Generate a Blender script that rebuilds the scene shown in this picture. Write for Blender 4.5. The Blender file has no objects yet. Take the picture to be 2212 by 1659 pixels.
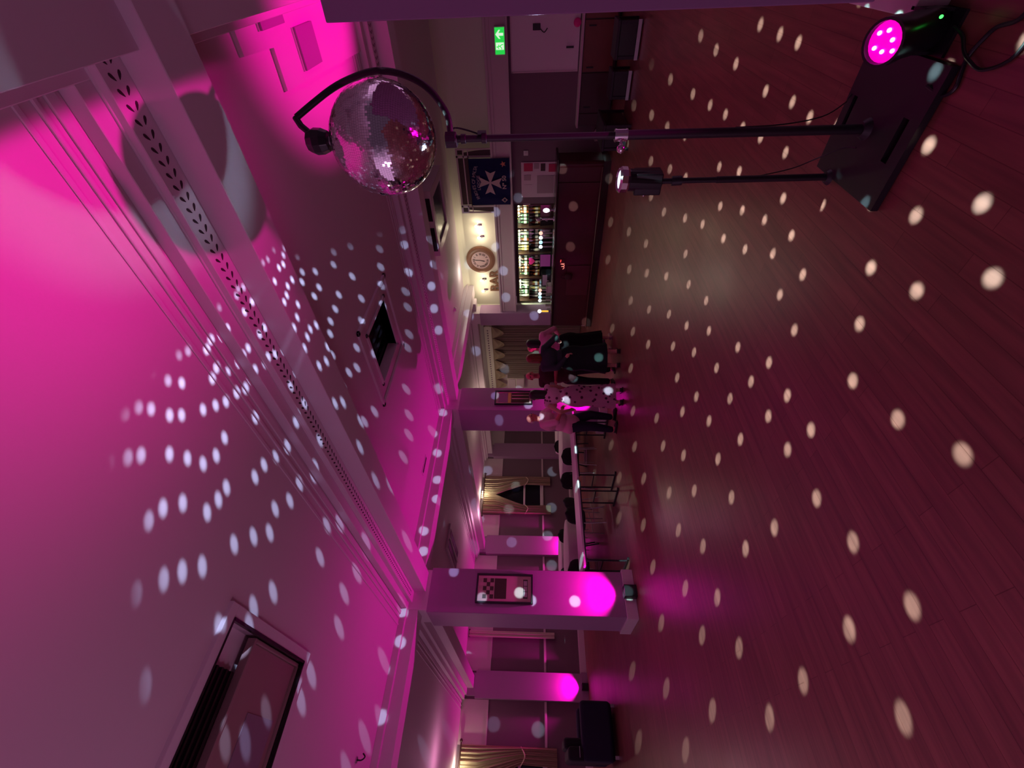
import bpy, bmesh, math, random
from mathutils import Vector, Matrix, Euler, Quaternion
from math import radians as R, pi, sin, cos, sqrt, atan2

S = bpy.context.scene
COL = S.collection
random.seed(7)

# ------------------------------------------------------------------ camera
# room axes: +x runs along the column line (right-forward in the photo),
# +y towards the window wall (left-forward), z up.  The phone was held turned a quarter.
PITCH, YAW, ROLL, EYE = R(2.80), R(46.1), R(0.17), 1.56
F = Vector((cos(YAW)*cos(PITCH), sin(YAW)*cos(PITCH), sin(PITCH)))
Rt = Vector((sin(YAW), -cos(YAW), 0)); Up = Rt.cross(F)
R2 = Rt*cos(ROLL)+Up*sin(ROLL); U2 = -Rt*sin(ROLL)+Up*cos(ROLL)
cam = bpy.data.cameras.new('camera'); camo = bpy.data.objects.new('camera', cam); COL.objects.link(camo)
m = Matrix.Identity(4)
for i in range(3):
    m[i][0], m[i][1], m[i][2] = (-U2)[i], R2[i], (-F)[i]
m.translation = (0, 0, EYE)
camo.matrix_world = m
cam.sensor_fit = 'HORIZONTAL'; cam.sensor_width = 36.0; cam.lens = 945/2212*36
cam.clip_start = 0.02; cam.clip_end = 60
S.camera = camo

# ------------------------------------------------------------------ colour management, world
S.view_settings.view_transform = 'Standard'; S.view_settings.look = 'None'
S.view_settings.exposure = 0.0; S.view_settings.gamma = 1.0; S.view_settings.use_curve_mapping = False
try:
    S.cycles.use_denoising = True
    S.cycles.sample_clamp_indirect = 2.0
    S.cycles.max_bounces = 6; S.cycles.diffuse_bounces = 3; S.cycles.glossy_bounces = 3
    S.cycles.caustics_reflective = False; S.cycles.caustics_refractive = False
except Exception: pass
W = bpy.data.worlds.new('world'); S.world = W; W.use_nodes = True
W.node_tree.nodes['Background'].inputs[0].default_value = (0.42, 0.19, 0.37, 1)
W.node_tree.nodes['Background'].inputs[1].default_value = 0.52
def world_side():
    # lilac ambient fill from the unbuilt sides, dimmed behind the camera for the ball's reflection
    nt = W.node_tree; bg = nt.nodes['Background']; tc = nt.nodes.new('ShaderNodeTexCoord'); v = nt.nodes.new('ShaderNodeVectorMath'); v.operation = 'DOT_PRODUCT'; v.inputs[1].default_value = (-0.70, -0.71, 0)
    mr = nt.nodes.new('ShaderNodeMapRange'); mr.interpolation_type = 'SMOOTHSTEP'; nt.links.new(tc.outputs['Generated'], v.inputs[0]); nt.links.new(v.outputs['Value'], mr.inputs[0])
    mr.inputs[1].default_value = 0.25; mr.inputs[2].default_value = 0.80; mr.inputs[3].default_value = 1.25; mr.inputs[4].default_value = 0.12; nt.links.new(mr.outputs[0], bg.inputs[1])
world_side()

MAG = (1.0, 0.0, 0.42)
def light(name, kind, loc, col, power, target=None, size=0.05, angle=60, blend=0.5, **kw):
    d = bpy.data.lights.new(name, kind); o = bpy.data.objects.new(name, d); COL.objects.link(o)
    o.location = loc; d.color = col; d.energy = power
    if kind in ('POINT', 'SPOT'): d.shadow_soft_size = size
    if kind == 'SPOT': d.spot_size = R(angle); d.spot_blend = blend
    if kind == 'AREA': d.shape = 'RECTANGLE'; d.size = kw.get('sx', 1); d.size_y = kw.get('sy', 1)
    if target is not None:
        o.rotation_euler = (Vector(target)-Vector(loc)).to_track_quat('-Z', 'Y').to_euler()
    return o

BALL = Vector((2.30, 0.685, 2.285)); BALL_R = 0.25
PIN = Vector((2.42, 0.96, 1.13))

def nd(nt, typ, **kw):
    n = nt.nodes.new(typ)
    for k, v in kw.items(): setattr(n, k, v)
    return n
def vmath(nt, op, a, b=None, out=0):
    n = nd(nt, 'ShaderNodeVectorMath', operation=op)
    for i, v in enumerate((a, b)):
        if v is None: continue
        if isinstance(v, bpy.types.NodeSocket): nt.links.new(v, n.inputs[i])
        elif op == 'SCALE' and i == 1: n.inputs['Scale'].default_value = v
        else: n.inputs[i].default_value = v
    if op == 'SCALE' and isinstance(b, bpy.types.NodeSocket):
        nt.links.new(b, n.inputs['Scale'])
    return n.outputs['Value'] if op in ('DOT_PRODUCT', 'LENGTH') else n.outputs['Vector']
def fm(nt, op, a, b=None, c=None):
    n = nd(nt, 'ShaderNodeMath', operation=op)
    for i, v in enumerate((a, b, c)):
        if v is None: continue
        if isinstance(v, bpy.types.NodeSocket): nt.links.new(v, n.inputs[i])
        else: n.inputs[i].default_value = v
    return n.outputs[0]

# A point light added inside the mirror ball stands in for its reflected beams; the beam directions follow from the
# ball's rows of tiles and the direction of the pin spotlight that lights it.
def mirror_ball_beams(power):
    o = light('mirror_ball_reflections', 'POINT', BALL, (1, 1, 1), power, size=0.012)
    d = o.data; d.use_nodes = True; nt = d.node_tree
    em = nt.nodes['Emission']
    s = (PIN-BALL).normalized()
    geo = nd(nt, 'ShaderNodeNewGeometry')
    D = vmath(nt, 'NORMALIZE', geo.outputs['Incoming'])
    N = vmath(nt, 'NORMALIZE', vmath(nt, 'ADD', D, s))
    sep = nd(nt, 'ShaderNodeSeparateXYZ'); nt.links.new(N, sep.inputs[0])
    x, y, z = sep.outputs
    # finer grid for upward beams, coarser straight down, chosen for denser spots on the ceiling
    low = fm(nt, 'LESS_THAN', z, -0.66); step = fm(nt, 'ADD', fm(nt, 'MULTIPLY', low, 0.0105), 0.0425)
    row = fm(nt, 'FLOOR', fm(nt, 'DIVIDE', fm(nt, 'ARCSINE', z), step))
    latc = fm(nt, 'MULTIPLY', fm(nt, 'ADD', row, 0.5), step)
    cl = fm(nt, 'COSINE', latc); sl = fm(nt, 'SINE', latc)
    ncol = fm(nt, 'MAXIMUM', fm(nt, 'FLOOR', fm(nt, 'MULTIPLY', cl, fm(nt, 'DIVIDE', 2*pi/1.08, step))), 3.0)
    ph = fm(nt, 'DIVIDE', fm(nt, 'ARCTAN2', y, x), 2*pi)
    ph = fm(nt, 'ADD', ph, 1.0)
    col = fm(nt, 'FLOOR', fm(nt, 'MULTIPLY', ph, ncol))
    comb = nd(nt, 'ShaderNodeCombineXYZ'); nt.links.new(row, comb.inputs[0]); nt.links.new(col, comb.inputs[1]); nt.links.new(low, comb.inputs[2])
    wn = nd(nt, 'ShaderNodeTexWhiteNoise', noise_dimensions='3D'); nt.links.new(comb.outputs[0], wn.inputs['Vector'])
    sc = nd(nt, 'ShaderNodeSeparateColor'); nt.links.new(wn.outputs['Color'], sc.inputs[0])
    ja = fm(nt, 'MULTIPLY', fm(nt, 'SUBTRACT', sc.outputs[0], 0.5), 0.018)
    jb = fm(nt, 'MULTIPLY', fm(nt, 'SUBTRACT', sc.outputs[1], 0.5), 0.022)
    lonc = fm(nt, 'ADD', fm(nt, 'MULTIPLY', fm(nt, 'DIVIDE', fm(nt, 'ADD', col, 0.5), ncol), 2*pi), jb)
    lat2 = fm(nt, 'ADD', latc, ja)
    cl2 = fm(nt, 'COSINE', lat2)
    nc = nd(nt, 'ShaderNodeCombineXYZ')
    nt.links.new(fm(nt, 'MULTIPLY', cl2, fm(nt, 'COSINE', lonc)), nc.inputs[0])
    nt.links.new(fm(nt, 'MULTIPLY', cl2, fm(nt, 'SINE', lonc)), nc.inputs[1])
    nt.links.new(fm(nt, 'SINE', lat2), nc.inputs[2])
    k = fm(nt, 'MULTIPLY', vmath(nt, 'DOT_PRODUCT', nc.outputs[0], s), 2.0)
    Dc = vmath(nt, 'SUBTRACT', vmath(nt, 'SCALE', nc.outputs[0], k), s)
    dist = vmath(nt, 'LENGTH', vmath(nt, 'SUBTRACT', D, Dc))
    mr = nd(nt, 'ShaderNodeMapRange', interpolation_type='SMOOTHSTEP')
    nt.links.new(dist, mr.inputs[0]); mr.inputs[1].default_value = 0.0142; mr.inputs[2].default_value = 0.0098
    mr.inputs[3].default_value = 0; mr.inputs[4].default_value = 1
    on = fm(nt, 'GREATER_THAN', sc.outputs[2], 0.16)
    v = fm(nt, 'MULTIPLY', mr.outputs[0], on)
    # the ball shades its own top: no facet can throw light straight away from the lamp
    away = nd(nt, 'ShaderNodeMapRange'); nt.links.new(vmath(nt, 'DOT_PRODUCT', D, s), away.inputs[0])
    away.inputs[1].default_value = -0.82; away.inputs[2].default_value = -0.72
    v = fm(nt, 'MULTIPLY', v, away.outputs[0])
    sepd = nd(nt, 'ShaderNodeSeparateXYZ'); nt.links.new(D, sepd.inputs[0])
    # the pin spotlight covers only part of the ball: facets turned to the bar side and those facing the camera's ceiling stay dark
    m1 = nd(nt, 'ShaderNodeMapRange'); nt.links.new(vmath(nt, 'DOT_PRODUCT', D, (-0.35, 0.80, -0.50)), m1.inputs[0]); m1.inputs[1].default_value = -0.03; m1.inputs[2].default_value = 0.07
    m2 = nd(nt, 'ShaderNodeMapRange'); nt.links.new(vmath(nt, 'DOT_PRODUCT', D, (1.0, 0.0, -0.25)), m2.inputs[0]); m2.inputs[1].default_value = -0.76; m2.inputs[2].default_value = -0.68
    m3 = nd(nt, 'ShaderNodeMapRange'); nt.links.new(vmath(nt, 'DOT_PRODUCT', D, (0.0, 1.0, -0.75)), m3.inputs[0]); m3.inputs[1].default_value = -0.05; m3.inputs[2].default_value = 0.04
    v = fm(nt, 'MULTIPLY', v, fm(nt, 'MULTIPLY', fm(nt, 'MULTIPLY', m1.outputs[0], m2.outputs[0]), m3.outputs[0]))
    dn = nd(nt, 'ShaderNodeMapRange'); nt.links.new(sepd.outputs[2], dn.inputs[0])
    dn.inputs[1].default_value = 0.02; dn.inputs[2].default_value = -0.25; dn.inputs[3].default_value = 0; dn.inputs[4].default_value = 1
    mx = nd(nt, 'ShaderNodeMix', data_type='RGBA'); nt.links.new(dn.outputs[0], mx.inputs[0])
    mx.inputs[6].default_value = (1.35, 1.75, 2.6, 1); mx.inputs[7].default_value = (5.0, 8.6, 8.0, 1)  # downward beams boosted so the floor spots read bright
    nt.links.new(mx.outputs[2], em.inputs['Color'])
    # distance matters less than for a bulb: each facet throws a nearly parallel beam
    nt.links.new(v, em.inputs['Strength'])
    fo = nd(nt, 'ShaderNodeLightFalloff'); fo.inputs['Strength'].default_value = 1.0
    nt.links.new(fm(nt, 'MULTIPLY', v, fo.outputs['Linear']), em.inputs['Strength'])
    return o
beams = mirror_ball_beams(62)
# direct light of the pin spotlight (grazes the ball, its spill reaches the ceiling)
pin = light('pin_spotlight_beam', 'SPOT', PIN+Vector((0, 0, 0.03)), (0.62, 0.74, 1.0), 27, BALL+Vector((-0.03, 0.10, 0)), size=0.03, angle=36, blend=0.6)
# magenta LED flood on the floor by the right-hand partition
flood = light('flood_beam', 'POINT', (2.10, 0.33, 0.30), MAG, 400, size=0.035)
def flood_optics(o):
    # LED par optics: hot centre, soft falloff to the far sides and a clean cut where the housing ends
    o.data.use_nodes = True; nt = o.data.node_tree; em = nt.nodes['Emission']
    geo = nd(nt, 'ShaderNodeNewGeometry'); sp = nd(nt, 'ShaderNodeSeparateXYZ'); nt.links.new(geo.outputs['Incoming'], sp.inputs[0])
    z = fm(nt, 'MAXIMUM', sp.outputs[2], 0.02); a = fm(nt, 'DIVIDE', sp.outputs[1], z); b = fm(nt, 'DIVIDE', sp.outputs[0], z)
    qa = fm(nt, 'POWER', fm(nt, 'ABSOLUTE', fm(nt, 'DIVIDE', fm(nt, 'SUBTRACT', a, 0.10), 0.34)), 2.0)
    qb = fm(nt, 'POWER', fm(nt, 'ABSOLUTE', fm(nt, 'DIVIDE', fm(nt, 'ADD', b, 0.18), 0.39)), 2.0)
    g = fm(nt, 'EXPONENT', fm(nt, 'MULTIPLY', fm(nt, 'ADD', qa, qb), -1.0))
    e = fm(nt, 'SUBTRACT', a, fm(nt, 'MULTIPLY', fm(nt, 'MULTIPLY', b, b), 0.10))
    mr = nd(nt, 'ShaderNodeMapRange', interpolation_type='SMOOTHSTEP'); nt.links.new(e, mr.inputs[0]); mr.inputs[1].default_value = 0.034; mr.inputs[2].default_value = 0.056
    up = fm(nt, 'GREATER_THAN', sp.outputs[2], 0.05)
    nt.links.new(fm(nt, 'MULTIPLY', fm(nt, 'MULTIPLY', g, mr.outputs[0]), up), em.inputs['Strength'])
flood_optics(flood)
# magenta uplighters at the columns and pilasters
for i, (x, y, px, py, e) in enumerate(((2.38, 6.93, 2.38, 7.06, 210), (6.36, 6.95, 6.36, 7.06, 210), (2.44, 14.70, 2.44, 14.84, 210), (6.50, 14.70, 6.50, 14.84, 210))):
    if e: light('uplighter_beam', 'SPOT', (x, y, 0.185), (1.0, 0.0, 0.52), e, (px, py-0.02, 2.6), size=0.025, angle=112, blend=0.9)
light('uplighter_beam', 'SPOT', (5.60, 0.05, 0.20), MAG, 620, (4.9, 0.28, 3.5), size=0.03, angle=44, blend=0.7)
# bar lighting
for (y, z) in ((5.28, 3.02), (5.60, 2.98), (6.90, 3.03), (7.28, 3.02)):
    light('bar_wall_lamp_glow', 'POINT', (10.66, y, z), (1.0, 0.86, 0.58), 3.0, size=0.03)
light('bar_room_ceiling_glow', 'AREA', (8.9, 6.1, 3.40), (0.90, 0.87, 0.70), 9, (8.9, 6.1, 0), sx=1.2, sy=1.8)
light('near_ceiling_fill', 'POINT', (-1.3, 2.6, 1.3), (0.90, 0.42, 0.78), 26, size=0.30)  # added fill beside the camera for near ceiling and figures, no lamp modelled
light('aisle_fill', 'POINT', (9.6, 11.2, 2.9), (1.0, 0.80, 0.60), 16, size=0.12)  # warm fill added for the pale curtain and far aisle
light('aisle_fill', 'POINT', (6.3, 12.4, 3.0), (0.95, 0.45, 0.65), 14, size=0.12)  # added to lift the dim aisle, no fitting there
light('aisle_fill', 'POINT', (0.6, 11.6, 3.0), (0.95, 0.35, 0.62), 12, size=0.12)  # same kind of added fill at the sofa end
for yb in (5.1, 5.88, 6.64, 7.40):
    light('back_bar_strip', 'AREA', (10.92, yb, 1.97), (0.88, 1.0, 0.66), 5, (11.12, yb, 1.55), sx=0.6, sy=0.04)
light('bar_room_glow', 'POINT', (10.2, 6.3, 3.30), (0.95, 0.92, 0.72), 5, size=0.1)
light('curtain_lamp_glow', 'POINT', (8.40, 14.66, 3.42), (1.0, 0.90, 0.62), 9, size=0.03)
light('curtain_lamp_glow', 'POINT', (0.60, 14.66, 3.42), (1.0, 0.90, 0.62), 9, size=0.03)

# ------------------------------------------------------------------ materials
def mat(name, col, rough=0.6, metal=0.0, emit=None, estr=0.0, bump=0.0, bscale=40, var=0.0, spec=None, alpha=1.0, trans=0.0, coat=0.0):
    m = bpy.data.materials.new(name); m.use_nodes = True; nt = m.node_tree; b = nt.nodes['Principled BSDF']
    b.inputs['Base Color'].default_value = (*col, 1); b.inputs['Roughness'].default_value = rough; b.inputs['Metallic'].default_value = metal
    if spec is not None: b.inputs['Specular IOR Level'].default_value = spec
    if coat: b.inputs['Coat Weight'].default_value = coat; b.inputs['Coat Roughness'].default_value = 0.15
    if trans: b.inputs['Transmission Weight'].default_value = trans
    if emit: b.inputs['Emission Color'].default_value = (*emit, 1); b.inputs['Emission Strength'].default_value = estr
    tc = nd(nt, 'ShaderNodeTexCoord'); nz = nd(nt, 'ShaderNodeTexNoise'); nz.inputs['Scale'].default_value = bscale; nz.inputs['Detail'].default_value = 4
    nt.links.new(tc.outputs['Object'], nz.inputs['Vector'])
    if var:
        mp = nd(nt, 'ShaderNodeMapRange'); nt.links.new(nz.outputs[0], mp.inputs[0]); mp.inputs[3].default_value = 1-var; mp.inputs[4].default_value = 1+var
        mi = nd(nt, 'ShaderNodeVectorMath', operation='SCALE'); mi.inputs[0].default_value = col; nt.links.new(mp.outputs[0], mi.inputs['Scale'])
        nt.links.new(mi.outputs[0], b.inputs['Base Color'])
    if bump:
        bp = nd(nt, 'ShaderNodeBump'); bp.inputs['Strength'].default_value = bump; bp.inputs['Distance'].default_value = 0.01
        nt.links.new(nz.outputs[0], bp.inputs['Height']); nt.links.new(bp.outputs[0], b.inputs['Normal'])
    return m
def wood_floor():
    m = bpy.data.materials.new('parquet'); m.use_nodes = True; nt = m.node_tree; b = nt.nodes['Principled BSDF']
    tc = nd(nt, 'ShaderNodeTexCoord'); mp = nd(nt, 'ShaderNodeMapping'); nt.links.new(tc.outputs['Object'], mp.inputs[0])
    br = nd(nt, 'ShaderNodeTexBrick'); nt.links.new(mp.outputs[0], br.inputs['Vector'])
    br.inputs['Color1'].default_value = (0.25, 0.088, 0.072, 1); br.inputs['Color2'].default_value = (0.20, 0.068, 0.056, 1); br.inputs['Mortar'].default_value = (0.13, 0.036, 0.028, 1)
    br.inputs['Scale'].default_value = 1.0; br.inputs['Mortar Size'].default_value = 0.0016; br.inputs['Brick Width'].default_value = 0.9; br.inputs['Row Height'].default_value = 0.085
    br.offset = 0.37
    nz = nd(nt, 'ShaderNodeTexNoise'); nz.inputs['Scale'].default_value = 3.0; nz.inputs['Detail'].default_value = 6
    mp2 = nd(nt, 'ShaderNodeMapping'); mp2.inputs['Scale'].default_value = (0.6, 9, 1); nt.links.new(tc.outputs['Object'], mp2.inputs[0]); nt.links.new(mp2.outputs[0], nz.inputs['Vector'])
    mr = nd(nt, 'ShaderNodeMapRange'); nt.links.new(nz.outputs[0], mr.inputs[0]); mr.inputs[1].default_value = 0.3; mr.inputs[2].default_value = 0.7; mr.inputs[3].default_value = 0.75; mr.inputs[4].default_value = 1.25
    sc = nd(nt, 'ShaderNodeVectorMath', operation='SCALE'); nt.links.new(br.outputs[0], sc.inputs[0]); nt.links.new(mr.outputs[0], sc.inputs['Scale']); nt.links.new(sc.outputs[0], b.inputs['Base Color'])
    n2 = nd(nt, 'ShaderNodeTexNoise'); n2.inputs['Scale'].default_value = 1.2; nt.links.new(tc.outputs['Object'], n2.inputs['Vector'])
    rr = nd(nt, 'ShaderNodeMapRange'); nt.links.new(n2.outputs[0], rr.inputs[0]); rr.inputs[3].default_value = 0.26; rr.inputs[4].default_value = 0.44; nt.links.new(rr.outputs[0], b.inputs['Roughness'])
    bp = nd(nt, 'ShaderNodeBump'); bp.inputs['Strength'].default_value = 0.12; bp.inputs['Distance'].default_value = 0.004; nt.links.new(nz.outputs[0], bp.inputs['Height']); nt.links.new(bp.outputs[0], b.inputs['Normal'])
    return m
M = dict(
    ceil=mat('ceiling_paint', (0.80, 0.66, 0.74), 0.75, bump=0.05, bscale=60),
    beam=mat('beam_paint', (0.80, 0.68, 0.76), 0.6, bump=0.05, bscale=60),
    leaf=mat('frieze_gap', (0.05, 0.02, 0.035), 0.8),
    column=mat('column_paint', (0.42, 0.24, 0.42), 0.55, bump=0.03),
    white=mat('white_gloss_paint', (0.80, 0.72, 0.76), 0.35),
    paper=mat('mauve_wallpaper', (0.20, 0.13, 0.17), 0.8, bump=0.1, bscale=120, var=0.08),
    boardcloth=mat('dark_mauve_board', (0.30, 0.17, 0.32), 0.8),
    paper2=mat('grey_mauve_paint', (0.30, 0.20, 0.27), 0.8, var=0.05),
    pale=mat('pale_wall_paint', (0.72, 0.60, 0.64), 0.7),
    cream=mat('cream_wall_paint', (0.85, 0.82, 0.70), 0.6),
    floor=wood_floor(),
    black=mat('black_powder_coat', (0.012, 0.010, 0.016), 0.45),
    blackp=mat('black_plastic', (0.010, 0.010, 0.014), 0.3),
    fabric=mat('black_upholstery', (0.010, 0.009, 0.016), 0.7, bump=0.1, bscale=200),
    navy=mat('dark_navy_fabric', (0.012, 0.012, 0.045), 0.7),
    chrome=mat('chrome', (0.8, 0.8, 0.82), 0.12, 1.0),
    steel=mat('brushed_steel', (0.5, 0.48, 0.5), 0.35, 1.0),
    mirror=mat('mirror_tile', (0.88, 0.88, 0.92), 0.06, 1.0),
    core=mat('mirror_ball_core', (0.05, 0.04, 0.05), 0.6),
    cloth=mat('white_tablecloth', (0.84, 0.76, 0.80), 0.8, bump=0.08, bscale=25),
    tabletop=mat('white_table_laminate', (0.82, 0.72, 0.80), 0.4),
    barwood=mat('dark_red_mahogany', (0.085, 0.016, 0.016), 0.35, var=0.2, bscale=8),
    bartop=mat('dark_bar_top', (0.03, 0.012, 0.012), 0.2),
    barpanel=mat('bar_inset_panel', (0.12, 0.030, 0.034), 0.4),
    wood=mat('orange_brown_wood', (0.20, 0.075, 0.045), 0.45, var=0.15, bscale=6),
    darkwood=mat('dark_brown_wood', (0.05, 0.018, 0.014), 0.4),
    brass=mat('aged_brass', (0.42, 0.25, 0.08), 0.35, 0.9),
    banner=mat('blue_banner_cloth', (0.012, 0.012, 0.14), 0.8),
    bannerart=mat('banner_white_print', (0.62, 0.45, 0.50), 0.8),
    bannertxt=mat('banner_faded_print', (0.38, 0.28, 0.42), 0.8),
    bannerred=mat('banner_coral_print', (0.70, 0.22, 0.16), 0.8),
    curtain=mat('gold_cream_curtain', (0.80, 0.66, 0.48), 0.45, bump=0.05),
    curtain2=mat('pale_pleated_curtain', (0.66, 0.55, 0.48), 0.7),
    glassdark=mat('night_window_glass', (0.008, 0.008, 0.02), 0.08),
    heart=mat('pink_heart_card', (0.85, 0.02, 0.30), 0.5),
    gold=mat('gold_label', (0.75, 0.55, 0.15), 0.4, 0.4),
    green=mat('green_bottle_glass', (0.03, 0.09, 0.05), 0.1, spec=0.8),
    brownglass=mat('brown_bottle_glass', (0.07, 0.025, 0.01), 0.1, spec=0.8),
    clear=mat('pale_bottle_glass', (0.45, 0.48, 0.42), 0.1, spec=0.8),
    amber=mat('amber_spirit', (0.35, 0.10, 0.03), 0.12, spec=0.8),
    label=mat('paper_label', (0.75, 0.72, 0.62), 0.7),
    backmirror=mat('back_bar_mirror', (0.35, 0.33, 0.30), 0.12, 1.0),
    vent=mat('ceiling_vent_black', (0.012, 0.009, 0.012), 0.25),
    ventglass=mat('laylight_panel', (0.40, 0.25, 0.26), 0.3),
    paperwhite=mat('notice_paper', (0.75, 0.60, 0.68), 0.8),
    red=mat('notice_red_print', (0.55, 0.03, 0.12), 0.7),
    greyprint=mat('notice_grey_print', (0.45, 0.33, 0.38), 0.8),
    mat_pink=mat('picture_mount', (0.75, 0.50, 0.48), 0.7),
    signwhite=mat('plain_white_plastic', (0.75, 0.75, 0.72), 0.4),
    e_warm=mat('lamp_glass_lit', (1, 0.9, 0.7), 0.4, emit=(1, 0.86, 0.55), estr=9),
    e_green=mat('exit_sign_green', (0.02, 0.5, 0.08), 0.4, emit=(0.02, 0.75, 0.08), estr=0.8),
    e_white=mat('exit_sign_white', (0.9, 1, 0.9), 0.4, emit=(0.75, 1.0, 0.75), estr=0.85),
    e_mag=mat('magenta_led_lens', (0.9, 0.0, 0.5), 0.2, emit=(1.0, 0.0, 0.55), estr=1.0),
    e_maghot=mat('magenta_led_hot', (1, 0.6, 0.9), 0.2, emit=(1.0, 0.35, 0.85), estr=2.5),
    e_led=mat('green_led', (0.1, 1, 0.1), 0.2, emit=(0.05, 1, 0.1), estr=3),
    e_white2=mat('optic_lamp_white', (1, 1, 1), 0.3, emit=(0.85, 0.97, 1.0), estr=2.2),
    e_blue2=mat('optic_lamp_blue', (0.6, 0.85, 1), 0.3, emit=(0.35, 0.75, 1.0), estr=1.6),
    e_red2=mat('optic_lamp_red', (1, 0.4, 0.3), 0.3, emit=(1.0, 0.42, 0.32), estr=1.7),
    e_reddash=mat('red_dash_glow', (1, 0.1, 0.1), 0.3, emit=(1.0, 0.06, 0.06), estr=1.4),
    e_tap=mat('lit_beer_font', (1, 1, 1), 0.3, emit=(0.9, 0.95, 1.0), estr=2.5),
    e_beer=mat('amber_lit_glass', (1, 0.6, 0.1), 0.3, emit=(1.0, 0.55, 0.05), estr=1.0),
    skin=mat('skin', (0.72, 0.36, 0.29), 0.5), skin2=mat('ruddy_skin', (0.66, 0.20, 0.18), 0.5),
    hair_black=mat('black_hair', (0.012, 0.007, 0.006), 0.45), hair_red=mat('auburn_hair', (0.22, 0.045, 0.012), 0.45, bump=0.3, bscale=80),
    hair_brown=mat('dark_brown_hair', (0.022, 0.009, 0.006), 0.45), hair_grey=mat('white_grey_hair', (0.60, 0.50, 0.50), 0.6),
    c_pink=mat('pink_shirt', (0.90, 0.48, 0.62), 0.8, bump=0.15, bscale=12), c_green=mat('dark_green_dress', (0.022, 0.042, 0.045), 0.7, bump=0.1, bscale=10),
    c_black=mat('black_cloth', (0.012, 0.009, 0.016), 0.8), c_maroon=mat('dark_maroon_shirt', (0.06, 0.012, 0.022), 0.8, var=0.4, bscale=20),
    c_jeans=mat('dark_navy_jeans', (0.010, 0.008, 0.035), 0.8), c_white=mat('off_white_top', (0.62, 0.50, 0.52), 0.8), c_rose=mat('dusty_rose_cloth', (0.38, 0.13, 0.16), 0.8),
    shoe=mat('dark_leather', (0.02, 0.01, 0.01), 0.4), shoe2=mat('floral_pink_shoe', (0.45, 0.22, 0.28), 0.6, var=0.6, bscale=30),
)
def floral():
    m = bpy.data.materials.new('floral_dress_cloth'); m.use_nodes = True; nt = m.node_tree; b = nt.nodes['Principled BSDF']; b.inputs['Roughness'].default_value = 0.85
    tc = nd(nt, 'ShaderNodeTexCoord'); v = nd(nt, 'ShaderNodeTexVoronoi'); v.inputs['Scale'].default_value = 11; nt.links.new(tc.outputs['Object'], v.inputs['Vector'])
    nz = nd(nt, 'ShaderNodeTexNoise'); nz.inputs['Scale'].default_value = 60; nt.links.new(tc.outputs['Object'], nz.inputs['Vector'])
    a = fm(nt, 'ADD', v.outputs['Distance'], fm(nt, 'MULTIPLY', nz.outputs[0], 0.12))
    cr = nd(nt, 'ShaderNodeMix', data_type='RGBA'); nt.links.new(fm(nt, 'LESS_THAN', a, 0.33), cr.inputs[0])
    cr.inputs[6].default_value = (0.90, 0.50, 0.68, 1); cr.inputs[7].default_value = (0.17, 0.03, 0.10, 1); nt.links.new(cr.outputs[2], b.inputs['Base Color'])
    return m
M['c_floral'] = floral()

# ------------------------------------------------------------------ helpers
def bm_new(): return bmesh.new()
def box(bm, a, b, rot=None, piv=None):
    a = Vector(a); b = Vector(b); c = (a+b)/2; s = b-a
    vs = bmesh.ops.create_cube(bm, size=1.0)['verts']
    bmesh.ops.scale(bm, vec=(abs(s.x), abs(s.y), abs(s.z)), verts=vs); bmesh.ops.translate(bm, vec=c, verts=vs)
    if rot: bmesh.ops.rotate(bm, cent=piv or c, matrix=Euler(rot).to_matrix(), verts=vs)
    return vs
def cyl(bm, p, q, r, r2=None, n=16, caps=True):
    p = Vector(p); q = Vector(q); d = q-p
    vs = bmesh.ops.create_cone(bm, cap_ends=caps, segments=n, radius1=r, radius2=r if r2 is None else r2, depth=d.length)['verts']
    rot = d.to_track_quat('Z', 'Y').to_matrix()
    bmesh.ops.rotate(bm, cent=(0, 0, 0), matrix=rot, verts=vs); bmesh.ops.translate(bm, vec=(p+q)/2, verts=vs)
    return vs
def sph(bm, c, r, n=12, rot=None):
    r = (r, r, r) if isinstance(r, (int, float)) else r
    vs = bmesh.ops.create_uvsphere(bm, u_segments=n*2, v_segments=n, radius=1)['verts']
    bmesh.ops.scale(bm, vec=r, verts=vs)
    if rot: bmesh.ops.rotate(bm, cent=(0, 0, 0), matrix=Euler(rot).to_matrix(), verts=vs)
    bmesh.ops.translate(bm, vec=c, verts=vs)
    return vs
def lathe(bm, prof, c=(0, 0, 0), n=20, sx=1, sy=1, rot=None):
    rings = []
    for r, z in prof:
        rings.append([bm.verts.new((max(r, 1e-4)*cos(2*pi*i/n)*sx, max(r, 1e-4)*sin(2*pi*i/n)*sy, z)) for i in range(n)])
    for a, b in zip(rings, rings[1:]):
        for i in range(n): bm.faces.new((a[i], a[(i+1) % n], b[(i+1) % n], b[i]))
    bm.faces.new(rings[0][::-1]); bm.faces.new(rings[-1])
    vs = [v for r in rings for v in r]
    if rot: bmesh.ops.rotate(bm, cent=(0, 0, 0), matrix=Euler(rot).to_matrix(), verts=vs)
    bmesh.ops.translate(bm, vec=c, verts=vs)
    return vs
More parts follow.
